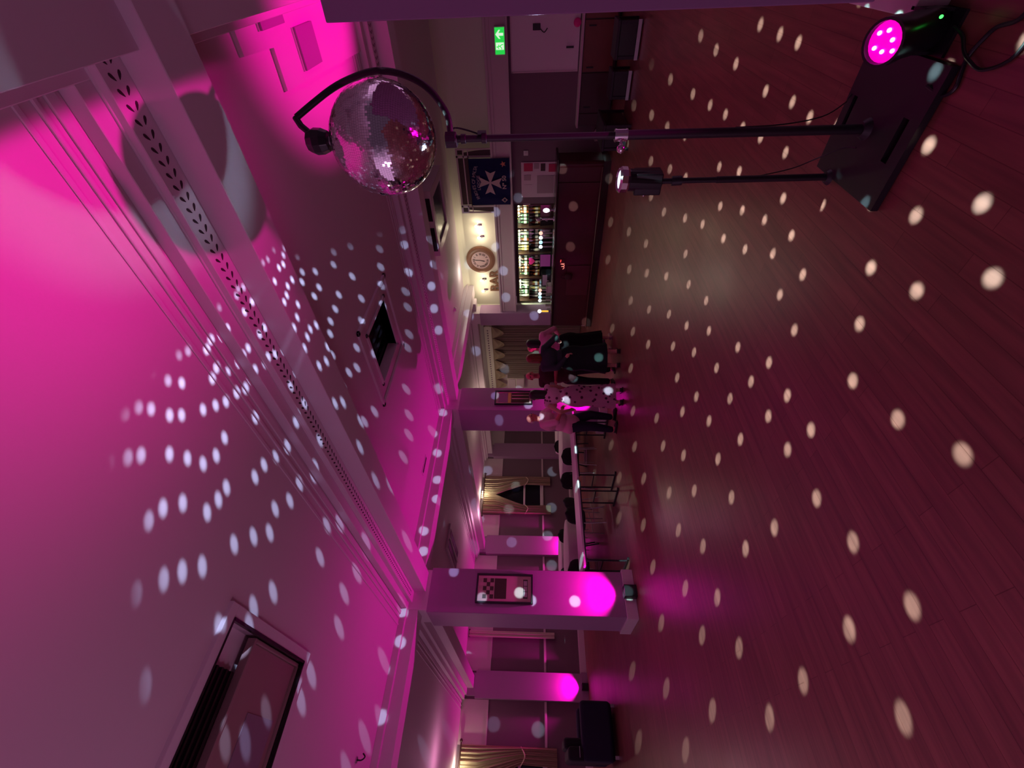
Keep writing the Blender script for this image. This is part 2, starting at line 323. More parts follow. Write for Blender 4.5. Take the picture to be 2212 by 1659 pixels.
def tube(bm, pts, r, n=8):
    pts = [Vector(p) for p in pts]; rings = []; up = Vector((0, 0, 1))
    for i, p in enumerate(pts):
        t = (pts[min(i+1, len(pts)-1)]-pts[max(i-1, 0)]).normalized()
        a = t.cross(up); a = t.cross(Vector((1, 0, 0))) if a.length < 0.05 else a
        a.normalize(); b = t.cross(a).normalized()
        if rings:
            # keep the frame from flipping
            if a.dot(pa) < 0: a = -a; b = -b
        pa = a
        rr = r[i] if isinstance(r, (list, tuple)) else r
        rings.append([bm.verts.new(p+a*rr*cos(2*pi*k/n)+b*rr*sin(2*pi*k/n)) for k in range(n)])
    for A, B in zip(rings, rings[1:]):
        for k in range(n): bm.faces.new((A[k], A[(k+1) % n], B[(k+1) % n], B[k]))
    bm.faces.new(rings[0][::-1]); bm.faces.new(rings[-1])
def smooth_path(pts, k=6):
    pts = [Vector(p) for p in pts]; out = []
    for i in range(len(pts)-1):
        p0 = pts[max(i-1, 0)]; p1 = pts[i]; p2 = pts[i+1]; p3 = pts[min(i+2, len(pts)-1)]
        for j in range(k):
            t = j/k
            out.append(0.5*((2*p1)+(-p0+p2)*t+(2*p0-5*p1+4*p2-p3)*t*t+(-p0+3*p1-3*p2+p3)*t**3))
    return out+[pts[-1]]
def obj(name, bm, material, parent=None, smooth=False, bevel=0, loc=None, rotz=None, seg=2):
    bmesh.ops.recalc_face_normals(bm, faces=bm.faces)
    me = bpy.data.meshes.new(name); bm.to_mesh(me); bm.free()
    me.materials.append(M[material] if isinstance(material, str) else material)
    if smooth:
        me.polygons.foreach_set('use_smooth', [True]*len(me.polygons))
    o = bpy.data.objects.new(name, me); COL.objects.link(o)
    if parent: o.parent = parent
    if loc: o.location = loc
    if rotz is not None: o.rotation_euler = (0, 0, rotz)
    if bevel:
        b = o.modifiers.new('bevel', 'BEVEL'); b.width = bevel; b.segments = seg; b.limit_method = 'ANGLE'
    if smooth:
        try: me.set_sharp_from_angle(angle=R(40))
        except Exception: pass
    return o
def thing(name, label, cat, loc=(0, 0, 0), rotz=0, group=None):
    o = bpy.data.objects.new(name, None); COL.objects.link(o); o.location = loc; o.rotation_euler = (0, 0, rotz); o.empty_display_size = 0.1
    o['label'] = label; o['category'] = cat
    if group: o['group'] = group
    return o
def tag(o, label, cat, group=None):
    o['label'] = label; o['category'] = cat
    if group: o['group'] = group
    return o
def struct(name, bm, material, parent=None, **kw):
    o = obj(name, bm, material, parent, **kw); o['kind'] = 'structure'; return o
def boxes(*bs):
    bm = bm_new()
    for b in bs: box(bm, b[0], b[1])
    return bm
def dup(root, loc=None, rotz=None, label=None, group=None):
    r = root.copy(); COL.objects.link(r)
    if loc is not None: r.location = loc
    if rotz is not None: r.rotation_euler = (0, 0, rotz)
    if label: r['label'] = label
    if group: r['group'] = group
    for ch in list(root.children):
        c = ch.copy(); COL.objects.link(c); c.parent = r
        for g in list(ch.children):
            d = g.copy(); COL.objects.link(d); d.parent = c
    return r
def text_bm(bm, s, origin, right, up, size, depth=0.004, align='CENTER', bold=0.0):
    """letters of the built-in font as mesh, laid into bm: origin, right and up are world vectors"""
    cu = bpy.data.curves.new('t', 'FONT'); cu.body = s; cu.size = size; cu.align_x = align; cu.align_y = 'CENTER'; cu.extrude = depth; cu.resolution_u = 3; cu.offset = bold
    o = bpy.data.objects.new('t', cu); COL.objects.link(o)
    me = o.to_mesh(); right = Vector(right).normalized(); up = Vector(up).normalized(); nrm = right.cross(up)
    mt = Matrix.Identity(4)
    for i in range(3): mt[i][0], mt[i][1], mt[i][2], mt[i][3] = right[i], up[i], nrm[i], origin[i]
    tmp = me.copy(); tmp.transform(mt); bm.from_mesh(tmp); bpy.data.meshes.remove(tmp)
    o.to_mesh_clear(); bpy.data.objects.remove(o); bpy.data.curves.remove(cu)
def poly_prism(bm, pts, thick):
    """pts: 3D outline (planar), thick: vector"""
    thick = Vector(thick); a = [bm.verts.new(p) for p in pts]; b = [bm.verts.new(Vector(p)+thick) for p in pts]; n = len(pts)
    bm.faces.new(a); bm.faces.new(b[::-1])
    for i in range(n): bm.faces.new((a[i], b[i], b[(i+1) % n], a[(i+1) % n]))
# ------------------------------------------------------------------ the room
ZC = 3.55
def slab(name, material, x0, x1, y0, y1, z0, z1, holes=()):
    xs = sorted({x0, x1, *[h[0] for h in holes], *[h[1] for h in holes]}); ys = sorted({y0, y1, *[h[2] for h in holes], *[h[3] for h in holes]})
    bm = bm_new()
    for xa, xb in zip(xs, xs[1:]):
        for ya, yb in zip(ys, ys[1:]):
            cx, cy = (xa+xb)/2, (ya+yb)/2
            if any(h[0] < cx < h[1] and h[2] < cy < h[3] for h in holes): continue
            box(bm, (xa, ya, z0), (xb, yb, z1))
    return struct(name, bm, material)
fl = struct('floor', boxes(((-3.5, -3.5, -0.12), (12.2, 15.3, 0))), 'floor')
HOLES = [(-0.42, 0.82, 3.08, 4.30), (3.97, 4.76, 3.31, 4.10)]
slab('ceiling', 'ceil', -3.5, 12.2, -3.5, 15.3, ZC, ZC+0.12, HOLES)

# ceiling beams across the hall (along y) with a stepped profile and a carved leaf frieze
tn = 0
def leaf_frieze(parent, x0, x1, y0, y1, z, step=0.060):
    bm = bm_new(); n = int((y1-y0)/step); cx = (x0+x1)/2
    for i in range(n):
        y = y0+(i+0.5)*step
        for sgn in (-1, 1):
            # a teardrop-shaped cut leaf, leaning away from the middle stem
            L, wd = 0.043, 0.0075; a = -R(36)*sgn; c = Vector((cx+sgn*0.024, y, z)); pts = []
            for k in range(10):
                t = k/10*2*pi; px = cos(t)*L/2; py = sin(t)*wd*(1-0.55*cos(t))
                pts.append(c+Vector((px*sin(a)+py*cos(a)*1.0, px*cos(a)-py*sin(a), 0)))
            poly_prism(bm, pts, (0, 0, -0.0015))
    o = obj('leaf_frieze', bm, 'leaf', parent); o['kind'] = 'structure'
for k in (-1, 0, 1, 2):
    X = 2.34+4.0*k; y0, y1 = (-3.5 if k < 2 else 7.44), 15.0
    bm = boxes(((X, y0, 3.23), (X+0.30, y1, 3.41)), ((X-0.16, y0, 3.41), (X+0.46, y1, 3.465)), ((X-0.165, y0, 3.45), (X+0.465, y1, 3.465)), ((X-0.26, y0, 3.465), (X+0.56, y1, 3.55)),
               ((X-0.345, y0, 3.535), (X-0.29, y1, 3.55)), ((X-0.41, y0, 3.535), (X-0.385, y1, 3.55)), ((X-0.50, y0, 3.54), (X-0.47, y1, 3.55)),
               ((X+0.59, y0, 3.535), (X+0.645, y1, 3.55)), ((X+0.685, y0, 3.535), (X+0.71, y1, 3.55)))
    tn += 1; b = struct('trim_%d' % tn, bm, 'beam', bevel=0.004, seg=1)
    if k in (0, 1): leaf_frieze(b, X-0.16, X, 0.30 if k == 0 else 0.6, 7.0, 3.41)
    if k == 2: leaf_frieze(b, X-0.16, X, 7.6, 13.0, 3.41)
# beams along the column lines (along x)
for (y0, y1) in ((7.12, 7.44), (-0.16, 0.315)):
    bm = boxes(((-3.5, y0, 3.30), (11.6, y1, 3.55)), ((-3.5, y0-0.07, 3.46), (11.6, y1+0.07, 3.55)))
    tn += 1; struct('trim_%d' % tn, bm, 'beam', bevel=0.004, seg=1)
# stepped bulkhead along the near column line
bm = bm_new()
poly_prism(bm, [(3.58, 0.2, 3.52), (3.58, 0.535, 3.52), (4.04, 0.555, 3.52), (4.03, 0.83, 3.52), (6.08, 0.895, 3.52), (6.08, 0.2, 3.52)], (0, 0, 0.03))
tn += 1; struct('trim_%d' % tn, bm, 'beam')
# walls
def window_wall():
    W1 = (7.86, 9.14, 1.22, 3.30); W2 = (-0.40, 0.95, 1.22, 3.30)
    bm = bm_new(); xs = [-3.5, W2[0], W2[1], W1[0], W1[1], 12.2]
    for i, (a, b) in enumerate(zip(xs, xs[1:])):
        if i in (1, 3): box(bm, (a, 15.0, 0), (b, 15.2, 1.22)); box(bm, (a, 15.0, 3.30), (b, 15.2, 3.55))
        else: box(bm, (a, 15.0, 0), (b, 15.2, 3.55))
    w = struct('wall_left', bm, 'paper')
    # pale frieze above the picture rail, dado rail and skirting
    segs = [(-3.5, -0.65), (1.10, 2.10), (2.78, 6.18), (6.86, 7.70), (9.30, 10.18), (10.86, 11.6)]
    struct('trim_frieze', boxes(*[((a, 14.985, 2.80), (b, 15.0, 3.55)) for a, b in segs]), 'pale', w)
    struct('trim_picture_rail', boxes(*[((a, 14.975, 2.785), (b, 15.0, 2.815)) for a, b in segs]), 'pale', w)
    struct('trim_dado_rail', boxes(*[((a, 14.965, 1.16), (b, 15.0, 1.225)) for a, b in segs]), 'pale', w, bevel=0.006)
    segs2 = [(-3.5, 2.10), (2.78, 6.18), (6.86, 10.18), (10.86, 11.6)]
    b = struct('baseboard_left', boxes(*[((a, 14.96, 0), (b, 15.0, 0.17)) for a, b in segs2], *[((a, 14.975, 0.17), (b, 15.0, 0.19)) for a, b in segs2]), 'white')
    for n_, (a, b_, z0, z1) in enumerate((W1, W2)):
        f = struct('window_%d' % (n_+1), boxes(((a, 15.04, z0), (a+0.07, 15.12, z1)), ((b_-0.07, 15.04, z0), (b_, 15.12, z1)), ((a, 15.04, z0), (b_, 15.12, z0+0.07)),
                   ((a, 15.04, z1-0.07), (b_, 15.12, z1)), ((a, 15.03, 1.86), (b_, 15.11, 1.93)), ((a-0.06, 14.92, z0-0.05), (b_+0.06, 15.06, z0))), 'white', bevel=0.005)
        g = obj('pane', boxes(((a+0.05, 15.075, z0+0.05), (b_-0.05, 15.085, z1-0.05))), 'glassdark', f); g['kind'] = 'structure'
window_wall()
# pilasters on the window wall
for k, x in enumerate((2.11, 6.19, 10.19)):
    struct('trim_pilaster_%d' % (k+1), boxes(((x, 14.84, 0), (x+0.66, 15.0, 3.18)), ((x-0.03, 14.82, 0), (x+0.69, 15.0, 0.17)), ((x+0.06, 14.86, 3.18), (x+0.60, 15.0, 3.55))), 'column')
# back wall behind the curtains and the recess of the bar
bw = struct('wall_back', boxes(((11.6, 7.9, 0), (11.75, 15.0, 3.55))), 'pale')
struct('wall_bar_recess', boxes(((11.25, 3.9, 0), (11.40, 7.9, 2.10))), 'paper')
struct('wall_bar_side', boxes(((10.62, 7.80, 0), (11.6, 7.9, 3.55))), 'cream')
struct('wall_bar_right', boxes(((10.36, -3.5, 0), (10.50, 4.55, 2.08)), ((10.50, 4.45, 0), (11.25, 4.55, 2.08))), 'paper')
struct('wall_bar_upper', boxes(((10.86, -3.5, 2.50), (11.25, 7.80, 3.55))), 'cream')
# fascia that runs over the bar with its mouldings
struct('trim_fascia', boxes(((10.30, -3.5, 2.08), (10.86, 7.66, 2.50)), ((10.27, -3.5, 2.47), (10.86, 7.66, 2.52)), ((10.275, -3.5, 2.06), (10.36, 7.66, 2.10)), ((10.285, -3.5, 2.40), (10.30, 7.66, 2.42))), 'pale', bevel=0.004)
# cove at the top of the bar wall
bm = bm_new(); prof = [(10.86, 3.30), (10.86, 3.55), (10.55, 3.55)]+[(10.86-0.31*(1-cos(R(a))) - 0.0, 3.30+0.25*sin(R(a))) for a in (75, 60, 45, 30, 15)]
for y0, y1 in ((-3.5, 7.8),):
    A = [bm.verts.new((x, y0, z)) for x, z in prof]; B = [bm.verts.new((x, y1, z)) for x, z in prof]; n = len(prof)
    for i in range(n): bm.faces.new((A[i], B[i], B[(i+1) % n], A[(i+1) % n]))
    bm.faces.new(A[::-1]); bm.faces.new(B)
struct('trim_cove', bm, 'cream')
# raised cream panel that carries clock and lamps
struct('trim_bar_panel', boxes(((10.83, 4.72, 2.52), (10.86, 7.32, 3.43))), 'cream', bevel=0.01)
# board and column on the right, near the camera
t = thing('tall_cabinet', 'tall plain dark mauve cabinet cut off by the right-hand side of the hall view', 'cabinet', (1.95, -0.60, 0))
obj('body', boxes(((0, -0.60, 0.44), (0.78, 0.805, 2.29))), 'boardcloth', t, bevel=0.004)
obj('plinth', boxes(((0.28, -0.55, 0.0), (0.76, 0.885, 0.12))), 'white', t, bevel=0.004)
for sx in (0.30, 0.70): obj('leg', boxes(((sx, 0.60, 0.12), (sx+0.05, 0.65, 0.44))), 'black', t)

# ------------------------------------------------------------------ columns
def column(x, y, label):
    t = thing('column', label, 'column', (x, y, 0), 0, 'columns of the hall')
    obj('shaft', boxes(((0.03, 0.05, 0.17), (0.69, 0.76, 3.17))), 'column', t, bevel=0.008)
    obj('plinth', boxes(((0, 0.01, 0), (0.72, 0.80, 0.17))), 'white', t, bevel=0.006)
    obj('capital', boxes(((0.06, 0.06, 3.17), (0.66, 0.70, 3.549))), 'beam', t, bevel=0.008)
    return t
column(2.02, 7.05, 'mauve square column with white plinth, nearest column, magenta light at its foot')
column(6.02, 7.05, 'mauve square column rising behind the couple in pink')
c4 = thing('column', 'narrow mauve column between the lit bar and the pale pleated curtain', 'column', (10.20, 7.66, 0), 0, 'columns of the hall')
obj('shaft', boxes(((0, 0, 0.17), (0.42, 0.44, 3.12))), 'column', c4, bevel=0.008)
obj('plinth', boxes(((-0.02, -0.02, 0), (0.44, 0.46, 0.17))), 'white', c4)
obj('capital', boxes(((0.03, 0.03, 3.12), (0.39, 0.41, 3.549))), 'beam', c4)

# ------------------------------------------------------------------ ceiling vents
def laylight_near():
    t = thing('laylight', 'large recessed ceiling vent with glossy black side, nearest the camera', 'ceiling vent', (0.20, 3.69, 3.55))
    D_ = 0.10
    obj('frame', boxes(((-0.70, -0.69, -0.03), (0.70, -0.61, 0.01)), ((-0.70, 0.61, -0.03), (0.70, 0.69, 0.01)), ((-0.70, -0.61, -0.03), (-0.62, 0.61, 0.01)), ((0.62, -0.61, -0.03), (0.70, 0.61, 0.01)),
        ((-0.70, -0.61, D_), (0.70, 0.61, D_+0.02)), ((-0.66, -0.64, 0), (0.66, -0.61, D_)), ((-0.66, 0.61, 0), (0.66, 0.64, D_)), ((-0.66, -0.61, 0), (-0.62, 0.61, D_)), ((0.62, -0.61, 0), (0.66, 0.61, D_))), 'beam', t, bevel=0.004)
    obj('diffuser', boxes(((-0.60, -0.18, 0.02), (0.575, 0.58, 0.05)), ((-0.60, -0.21, 0.0), (0.60, -0.18, 0.06)), ((0.575, -0.18, 0.0), (0.60, 0.60, 0.06)), ((-0.60, 0.58, 0.0), (0.60, 0.60, 0.06))), 'ventglass', t, bevel=0.004)
    obj('painted_shadow', boxes(((-0.60, 0.08, 0.014), (0.20, 0.50, 0.021))), 'paper2', t)  # thin darker plate painted as the shadow on the diffuser
    obj('grille', boxes(((-0.61, -0.60, 0.05), (0.38, -0.23, 0.08)), *[((-0.61, -0.59+0.06*i, 0.035), (0.38, -0.57+0.06*i, 0.05)) for i in range(6)]), 'vent', t)
    obj('rim', boxes(((-0.62, 0.60, -0.035), (0.62, 0.615, -0.005)), ((0.605, -0.61, -0.035), (0.625, 0.61, -0.005)), ((-0.62, -0.615, -0.035), (0.62, -0.60, -0.005))), 'vent', t)
laylight_near()
def laylight(x, y, z, label, drop, side_slots=False):
    t = thing('laylight', label, 'ceiling vent', (x, y, z), 0, 'square ceiling vents')
    e = 0.625; d = drop
    if not side_slots:
        obj('frame', boxes(((-e, -e, -0.03), (e, -e+0.05, 0)), ((-e, e-0.05, -0.03), (e, e, 0)), ((-e, -e, -0.03), (-e+0.05, e, 0)), ((e-0.05, -e, -0.03), (e, e, 0)),
            ((-0.43, -0.43, -0.02), (0.43, -0.39, 0)), ((-0.43, 0.39, -0.02), (0.43, 0.43, 0)), ((-0.43, -0.43, -0.02), (-0.39, 0.43, 0)), ((0.39, -0.43, -0.02), (0.43, 0.43, 0))), 'beam', t, bevel=0.003)
        obj('shaft_lining', boxes(((-0.41, -0.41, 0.0), (0.41, -0.395, 0.4)), ((-0.41, 0.395, 0), (0.41, 0.41, 0.4)), ((-0.41, -0.41, 0), (-0.395, 0.41, 0.4)), ((0.395, -0.41, 0), (0.41, 0.41, 0.4)), ((-0.41, -0.41, 0.4), (0.41, 0.41, 0.42))), 'vent', t)
        bm = bm_new(); cyl(bm, (0, 0, 0.18), (0, 0, 0.22), 0.30, n=28)
        for i in range(5): box(bm, (-0.38, -0.34+i*0.16, 0.10), (0.38, -0.32+i*0.16, 0.13), rot=(0.5, 0, 0))
        obj('louvre', bm, 'vent', t)
    else:
        obj('frame', boxes(((-e, -e, -d), (e, -0.45, 0)), ((-e, 0.45, -d), (e, e, 0)), ((-e, -0.45, -d), (-0.45, 0.45, 0)), ((0.45, -0.45, -d), (e, 0.45, 0)), ((-0.45, -0.45, -0.03), (0.45, 0.45, 0))), 'white', t, bevel=0.005)
        obj('grille', boxes(((-0.45, -0.45, -d+0.03), (0.45, 0.45, -d+0.05)), ((-e-0.006, -0.50, -d+0.03), (-e+0.01, -0.08, -0.03)), ((-e-0.006, 0.05, -d+0.03), (-e+0.01, 0.52, -0.03))), 'vent', t)
laylight(4.365, 3.705, 3.55, 'square black ceiling vent in a raised surround, middle of the hall', 0.03)
laylight(8.30, 3.75, 3.55, 'boxy white ceiling vent with black grilles, towards the bar', 0.17, True)
def small_vents():
    o = obj('smoke_detector', bm_sd(), 'signwhite', loc=(8.9, 6.55, 3.55)); tag(o, 'small round smoke detector on the ceiling before the bar', 'smoke detector')
def bm_sd():
    bm = bm_new(); lathe(bm, [(0.0, -0.05), (0.035, -0.05), (0.055, -0.03), (0.06, 0.0)]); return bm
small_vents()
t = thing('air_slot', 'narrow dark air slot in the ceiling beside the column beam', 'air vent', (4.41, 6.72, 3.55))
obj('frame', boxes(((-0.19, -0.06, -0.012), (0.19, 0.06, 0))), 'beam', t); obj('slot', boxes(((-0.16, -0.03, -0.016), (0.16, 0.03, -0.010))), 'vent', t)
t = thing('ceiling_light', 'long ceiling fitting with a black recess and pale strip over the tables', 'ceiling light', (4.45, 10.45, 3.55))
obj('frame', boxes(((-0.30, -0.75, -0.05), (0.30, 0.75, 0))), 'beam', t, bevel=0.01); obj('recess', boxes(((-0.24, -0.68, -0.056), (-0.06, 0.68, -0.045)), ((0.06, -0.68, -0.056), (0.20, 0.68, -0.045))), 'vent', t)
obj('tube', boxes(((-0.05, -0.68, -0.075), (0.0, 0.68, -0.05))), 'signwhite', t)
t = thing('ceiling_hook', 'small dark ceiling hook with a bright tip above the sofa side', 'hook', (0.30, 6.45, 3.55))
bm = bm_new(); tube(bm, smooth_path([(0, 0, 0), (0, 0, -0.06), (0.03, 0.01, -0.09), (0.06, 0.02, -0.06)]), 0.008); obj('hook_arm', bm, 'black', t)
bm = bm_new(); cyl(bm, (0, 0, 0), (0, 0, -0.012), 0.03); obj('hook_plate', bm, 'steel', t)
for (x0, y0, x1, y1, lb) in ((4.33, 0.47, 4.71, 0.76, 'larger mauve plate under the stepped bulkhead'), (3.80, 0.335, 4.20, 0.43, 'smaller mauve plate on the bulkhead, closer to the camera')):
    t = thing('mauve_plate', lb, 'vent', ((x0+x1)/2*1.026, (y0+y1)/2*1.026, 3.52)); a = (x1-x0)/2; b = (y1-y0)/2
    obj('plate', boxes(((-a, -b, -0.03), (a, b, 0))), 'column', t, bevel=0.004)  # plate coloured darker than the bulkhead around it
    obj('rim', boxes(((-a-0.012, -b, -0.012), (-a, b, 0))), 'beam', t)
# ------------------------------------------------------------------ mirror ball, its stand and the lamps on the floor
def mirror_ball():
    t = thing('mirror_ball', 'large mirror ball hanging from the curved black arm', 'mirror ball', BALL)
    bm = bm_new(); sph(bm, (0, 0, 0), BALL_R-0.004, 24); obj('core', bm, 'core', t, smooth=True)
    bm = bm_new(); rows = 74; dl = pi/rows; rnd = random.Random(3)
    for i in range(rows):
        lat = -pi/2+(i+0.5)*dl; n = max(3, int(2*pi*cos(lat)/dl))
        for j in range(n):
            lon = 2*pi*(j+0.5)/n
            nrm = Vector((cos(lat)*cos(lon), cos(lat)*sin(lon), sin(lat)))
            e = Vector((-sin(lon), cos(lon), 0)); u = nrm.cross(e)
            a = 0.475*dl*BALL_R; c = nrm*BALL_R
            ja, jb = rnd.gauss(0, 0.026), rnd.gauss(0, 0.026)
            bm.faces.new([bm.verts.new(c+e*sx*a+u*sy*a+nrm*(ja*sx+jb*sy)*a) for sx, sy in ((-1, -1), (1, -1), (1, 1), (-1, 1))])
    o = obj('mirror_tiling', bm, 'mirror', t)
    bm = bm_new(); cyl(bm, (0, 0, BALL_R-0.01), (0, 0, BALL_R+0.018), 0.022); cyl(bm, (0, 0, BALL_R+0.01), (0, 0, BALL_R+0.05), 0.004); tag_ = obj('hanging_cap', bm, 'steel', t, smooth=True)
    return t
ball_t = mirror_ball()
# the beam light sits inside the ball, whose parts cannot block it
try:
    bc = bpy.data.collections.new('beam_blockers'); beams.light_linking.blocker_collection = bc
    for c in ball_t.children:
        bc.objects.link(c)
    for co in bc.collection_objects: co.light_linking.link_state = 'EXCLUDE'
except Exception as ex: print('linking', ex)
st = thing('lighting_stand', 'black two-pole lighting stand on a flat slotted base plate', 'lighting stand', (2.30, 0.69, 0))
def rel(p, o=(2.30, 0.69, 0)): return Vector(p)-Vector(o)
bm = bm_new()
xs = [-0.30, -0.235, -0.19, 0.165, 0.205, 0.245]; 
def plate_cell(x0, x1, y0, y1): box(bm, (x0, y0, 0.004), (x1, y1, 0.034))
for (x0, x1, ys) in ((-0.30, -0.235, [(-0.29, 0.25)]), (-0.235, -0.195, [(-0.29, -0.10), (0.07, 0.25)]), (-0.195, 0.165, [(-0.29, 0.25)]), (0.165, 0.195, [(-0.29, -0.09), (0.05, 0.25)]), (0.195, 0.245, [(-0.29, 0.25)])):
    for y0, y1 in ys: plate_cell(x0, x1, y0, y1)
obj('base_plate', bm, 'black', st)
bm = bm_new(); cyl(bm, (0, 0, 0.03), (0, 0, 0.06), 0.05, 0.03); cyl(bm, (0, 0, 0.03), (0, 0, 1.16), 0.021); cyl(bm, (0, 0, 1.12), (0, 0, 1.96), 0.016); obj('pole', bm, 'black', st, smooth=True)
bm = bm_new(); cyl(bm, (0.11, 0.255, 0.03), (0.11, 0.255, 0.05), 0.04, 0.026); cyl(bm, (0.11, 0.255, 0.03), (0.11, 0.258, 0.60), 0.017); cyl(bm, (0.11, 0.258, 0.56), (0.115, 0.262, 0.88), 0.014); 
cyl(bm, (0.11, 0.258, 0.78), (0.115, 0.262, 0.83), 0.024)
obj('pole', bm, 'black', st, smooth=True)
bm = bm_new()
cyl(bm, (0, 0, 1.935), (0, 0, 1.985), 0.034, n=8); box(bm, (-0.03, -0.012, 1.93), (0.03, 0.03, 1.985))
obj('clamp', bm, 'black', st, bevel=0.002)
for z in (1.80, 1.90): bm = bm_new(); cyl(bm, (0, 0, z-0.012), (0, 0, z+0.012), 0.022); obj('collar', bm, 'black', st, bevel=0.002)
bm = bm_new(); cyl(bm, (0, 0, 1.12), (0, 0, 1.18), 0.027); lft = -Vector((sin(YAW), -cos(YAW), 0)); cyl(bm, Vector((0, 0, 1.15)), Vector((0, 0, 1.15))+lft*0.05, 0.006); sph(bm, Vector((0, 0, 1.15))+lft*0.065, 0.020, 8)
for z in (1.125, 1.175): cyl(bm, (0, 0, z-0.003), (0, 0, z+0.003), 0.029)
obj('clamp_knob', bm, 'chrome', st, smooth=True)['label'] = 'chrome clamp knob'
bm = bm_new()
arm = [(2.30, 0.685, 1.96), (2.355, 0.62, 1.97), (2.40, 0.575, 2.00), (2.455, 0.52, 2.06), (2.495, 0.48, 2.14), (2.52, 0.455, 2.24), (2.52, 0.45, 2.34), (2.495, 0.47, 2.44), (2.455, 0.50, 2.53), (2.41, 0.545, 2.62), (2.36, 0.595, 2.71)]
tube(bm, [rel(p) for p in smooth_path(arm, 4)], 0.0155, 10)
tube(bm, [rel(p) for p in ((2.36, 0.595, 2.715), (2.335, 0.625, 2.69), (2.315, 0.66, 2.64), (2.30, 0.685, 2.60))], 0.0155, 10)
obj('curved_arm', bm, 'black', st, smooth=True)
bm = bm_new(); lathe(bm, [(0.02, -0.052), (0.045, -0.048), (0.058, -0.015), (0.060, 0.02), (0.045, 0.055), (0.02, 0.06)], rel((2.30, 0.685, 2.605)), n=10); obj('motor_housing', bm, 'blackp', st, bevel=0.003)
bm = bm_new(); cyl(bm, rel((2.30, 0.685, 2.56)), rel((2.30, 0.685, 2.535)), 0.004); obj('hanging_rod', bm, 'steel', st)
bm = bm_new(); tube(bm, smooth_path([rel(p) for p in ((2.315, 0.665, 1.965), (2.33, 0.65, 1.94), (2.325, 0.66, 1.88), (2.31, 0.675, 1.82))], 5), 0.004); box(bm, (0.0, -0.03, 1.79), (0.02, -0.01, 1.83)); obj('cable', bm, 'blackp', st)
bm = bm_new(); tube(bm, smooth_path([(0.02, -0.015, 0.62), (0.03, -0.02, 0.40), (0.06, -0.04, 0.22), (0.14, -0.07, 0.10), (0.21, -0.07, 0.05), (0.22, -0.09, 0.036)], 5), 0.003); tube(bm, smooth_path([(0.12, 0.25, 0.40), (0.14, 0.22, 0.22), (0.13, 0.17, 0.12), (0.06, 0.10, 0.06), (0.0, 0.08, 0.037)], 5), 0.003); obj('thin_wire', bm, 'blackp', st)
# pin spotlight on the shorter pole
pt = thing('pin_spotlight', 'small black pin spotlight with bright lens on the shorter pole', 'spotlight', (2.415, 0.952, 0.88))
ax = (BALL-Vector((2.415, 0.952, 0.88))).normalized(); tilt = Vector((ax.x*0.35, ax.y*0.35, 1)).normalized()
bm = bm_new(); cyl(bm, tilt*0.012, tilt*0.185, 0.055, n=24); box(bm, (-0.05, -0.055, 0.01), (0.05, 0.055, 0.15)); obj('housing', bm, 'blackp', pt, bevel=0.006)
bm = bm_new()
rings = [(0.060, 0.185), (0.066, 0.195), (0.066, 0.225), (0.056, 0.235), (0.046, 0.226), (0.044, 0.205)]
q = tilt.to_track_quat('Z', 'Y'); vs = lathe(bm, rings, n=12); bmesh.ops.rotate(bm, cent=(0, 0, 0), matrix=q.to_matrix(), verts=vs); obj('lens_ring', bm, 'chrome', pt)
bm = bm_new(); vs = lathe(bm, [(0.0, 0.221), (0.042, 0.221), (0.044, 0.228), (0.0, 0.230)], n=16); bmesh.ops.rotate(bm, cent=(0, 0, 0), matrix=q.to_matrix(), verts=vs); obj('lens', bm, mat('pin_lens_lit', (0.9, 0.95, 1), 0.1, emit=(0.75, 0.85, 1.0), estr=1.2), pt)
for sx in (-1, 1): bm = bm_new(); cyl(bm, (0.02*sx, 0.05, 0.09), (0.02*sx, 0.068, 0.09), 0.006); obj('switch', bm, 'steel', pt)
# LED flood lamp
ft = thing('flood_lamp', 'black floor flood lamp with glowing magenta lens behind the base plate', 'flood lamp', (2.20, 0.325, 0))
fax = Vector((-0.42, 0.10, 0.90)).normalized(); q = fax.to_track_quat('Z', 'Y').to_matrix(); fc = Vector((-0.02, 0, 0.10))
bm = bm_new(); vs = lathe(bm, [(0.03, -0.10), (0.062, -0.09), (0.072, -0.04), (0.072, 0.11), (0.078, 0.13), (0.078, 0.175), (0.068, 0.175), (0.066, 0.15)], n=24); bmesh.ops.rotate(bm, cent=(0, 0, 0), matrix=q, verts=vs); bmesh.ops.translate(bm, vec=fc, verts=vs); obj('housing', bm, 'blackp', ft, smooth=True)
bm = bm_new(); vs = lathe(bm, [(0.0, 0.150), (0.066, 0.150), (0.066, 0.156), (0.0, 0.158)], n=24); bmesh.ops.rotate(bm, cent=(0, 0, 0), matrix=q, verts=vs); bmesh.ops.translate(bm, vec=fc, verts=vs); ln = obj('lens', bm, 'e_mag', ft, smooth=True)
bm = bm_new()
for a, rr in ((0.3, 0.035), (1.2, 0.042), (2.4, 0.04), (3.4, 0.03), (4.4, 0.045), (5.3, 0.025)):
    vs = sph(bm, (cos(a)*rr, sin(a)*rr, 0.160), 0.008, 6); bmesh.ops.rotate(bm, cent=(0, 0, 0), matrix=q, verts=vs); bmesh.ops.translate(bm, vec=fc, verts=vs)
obj('led', bm, 'e_maghot', ln, smooth=True)
bm = bm_new(); box(bm, (-0.03, -0.071, 0.0), (0.05, -0.060, 0.12)); box(bm, (-0.03, 0.060, 0.0), (0.05, 0.071, 0.12)); box(bm, (-0.09, -0.071, 0), (0.10, 0.071, 0.012)); obj('bracket', bm, 'black', ft)
bm = bm_new(); sph(bm, (-0.105, -0.055, 0.10), 0.006, 6); obj('indicator_led', bm, 'e_led', ft)
ft.location.y = 0.322
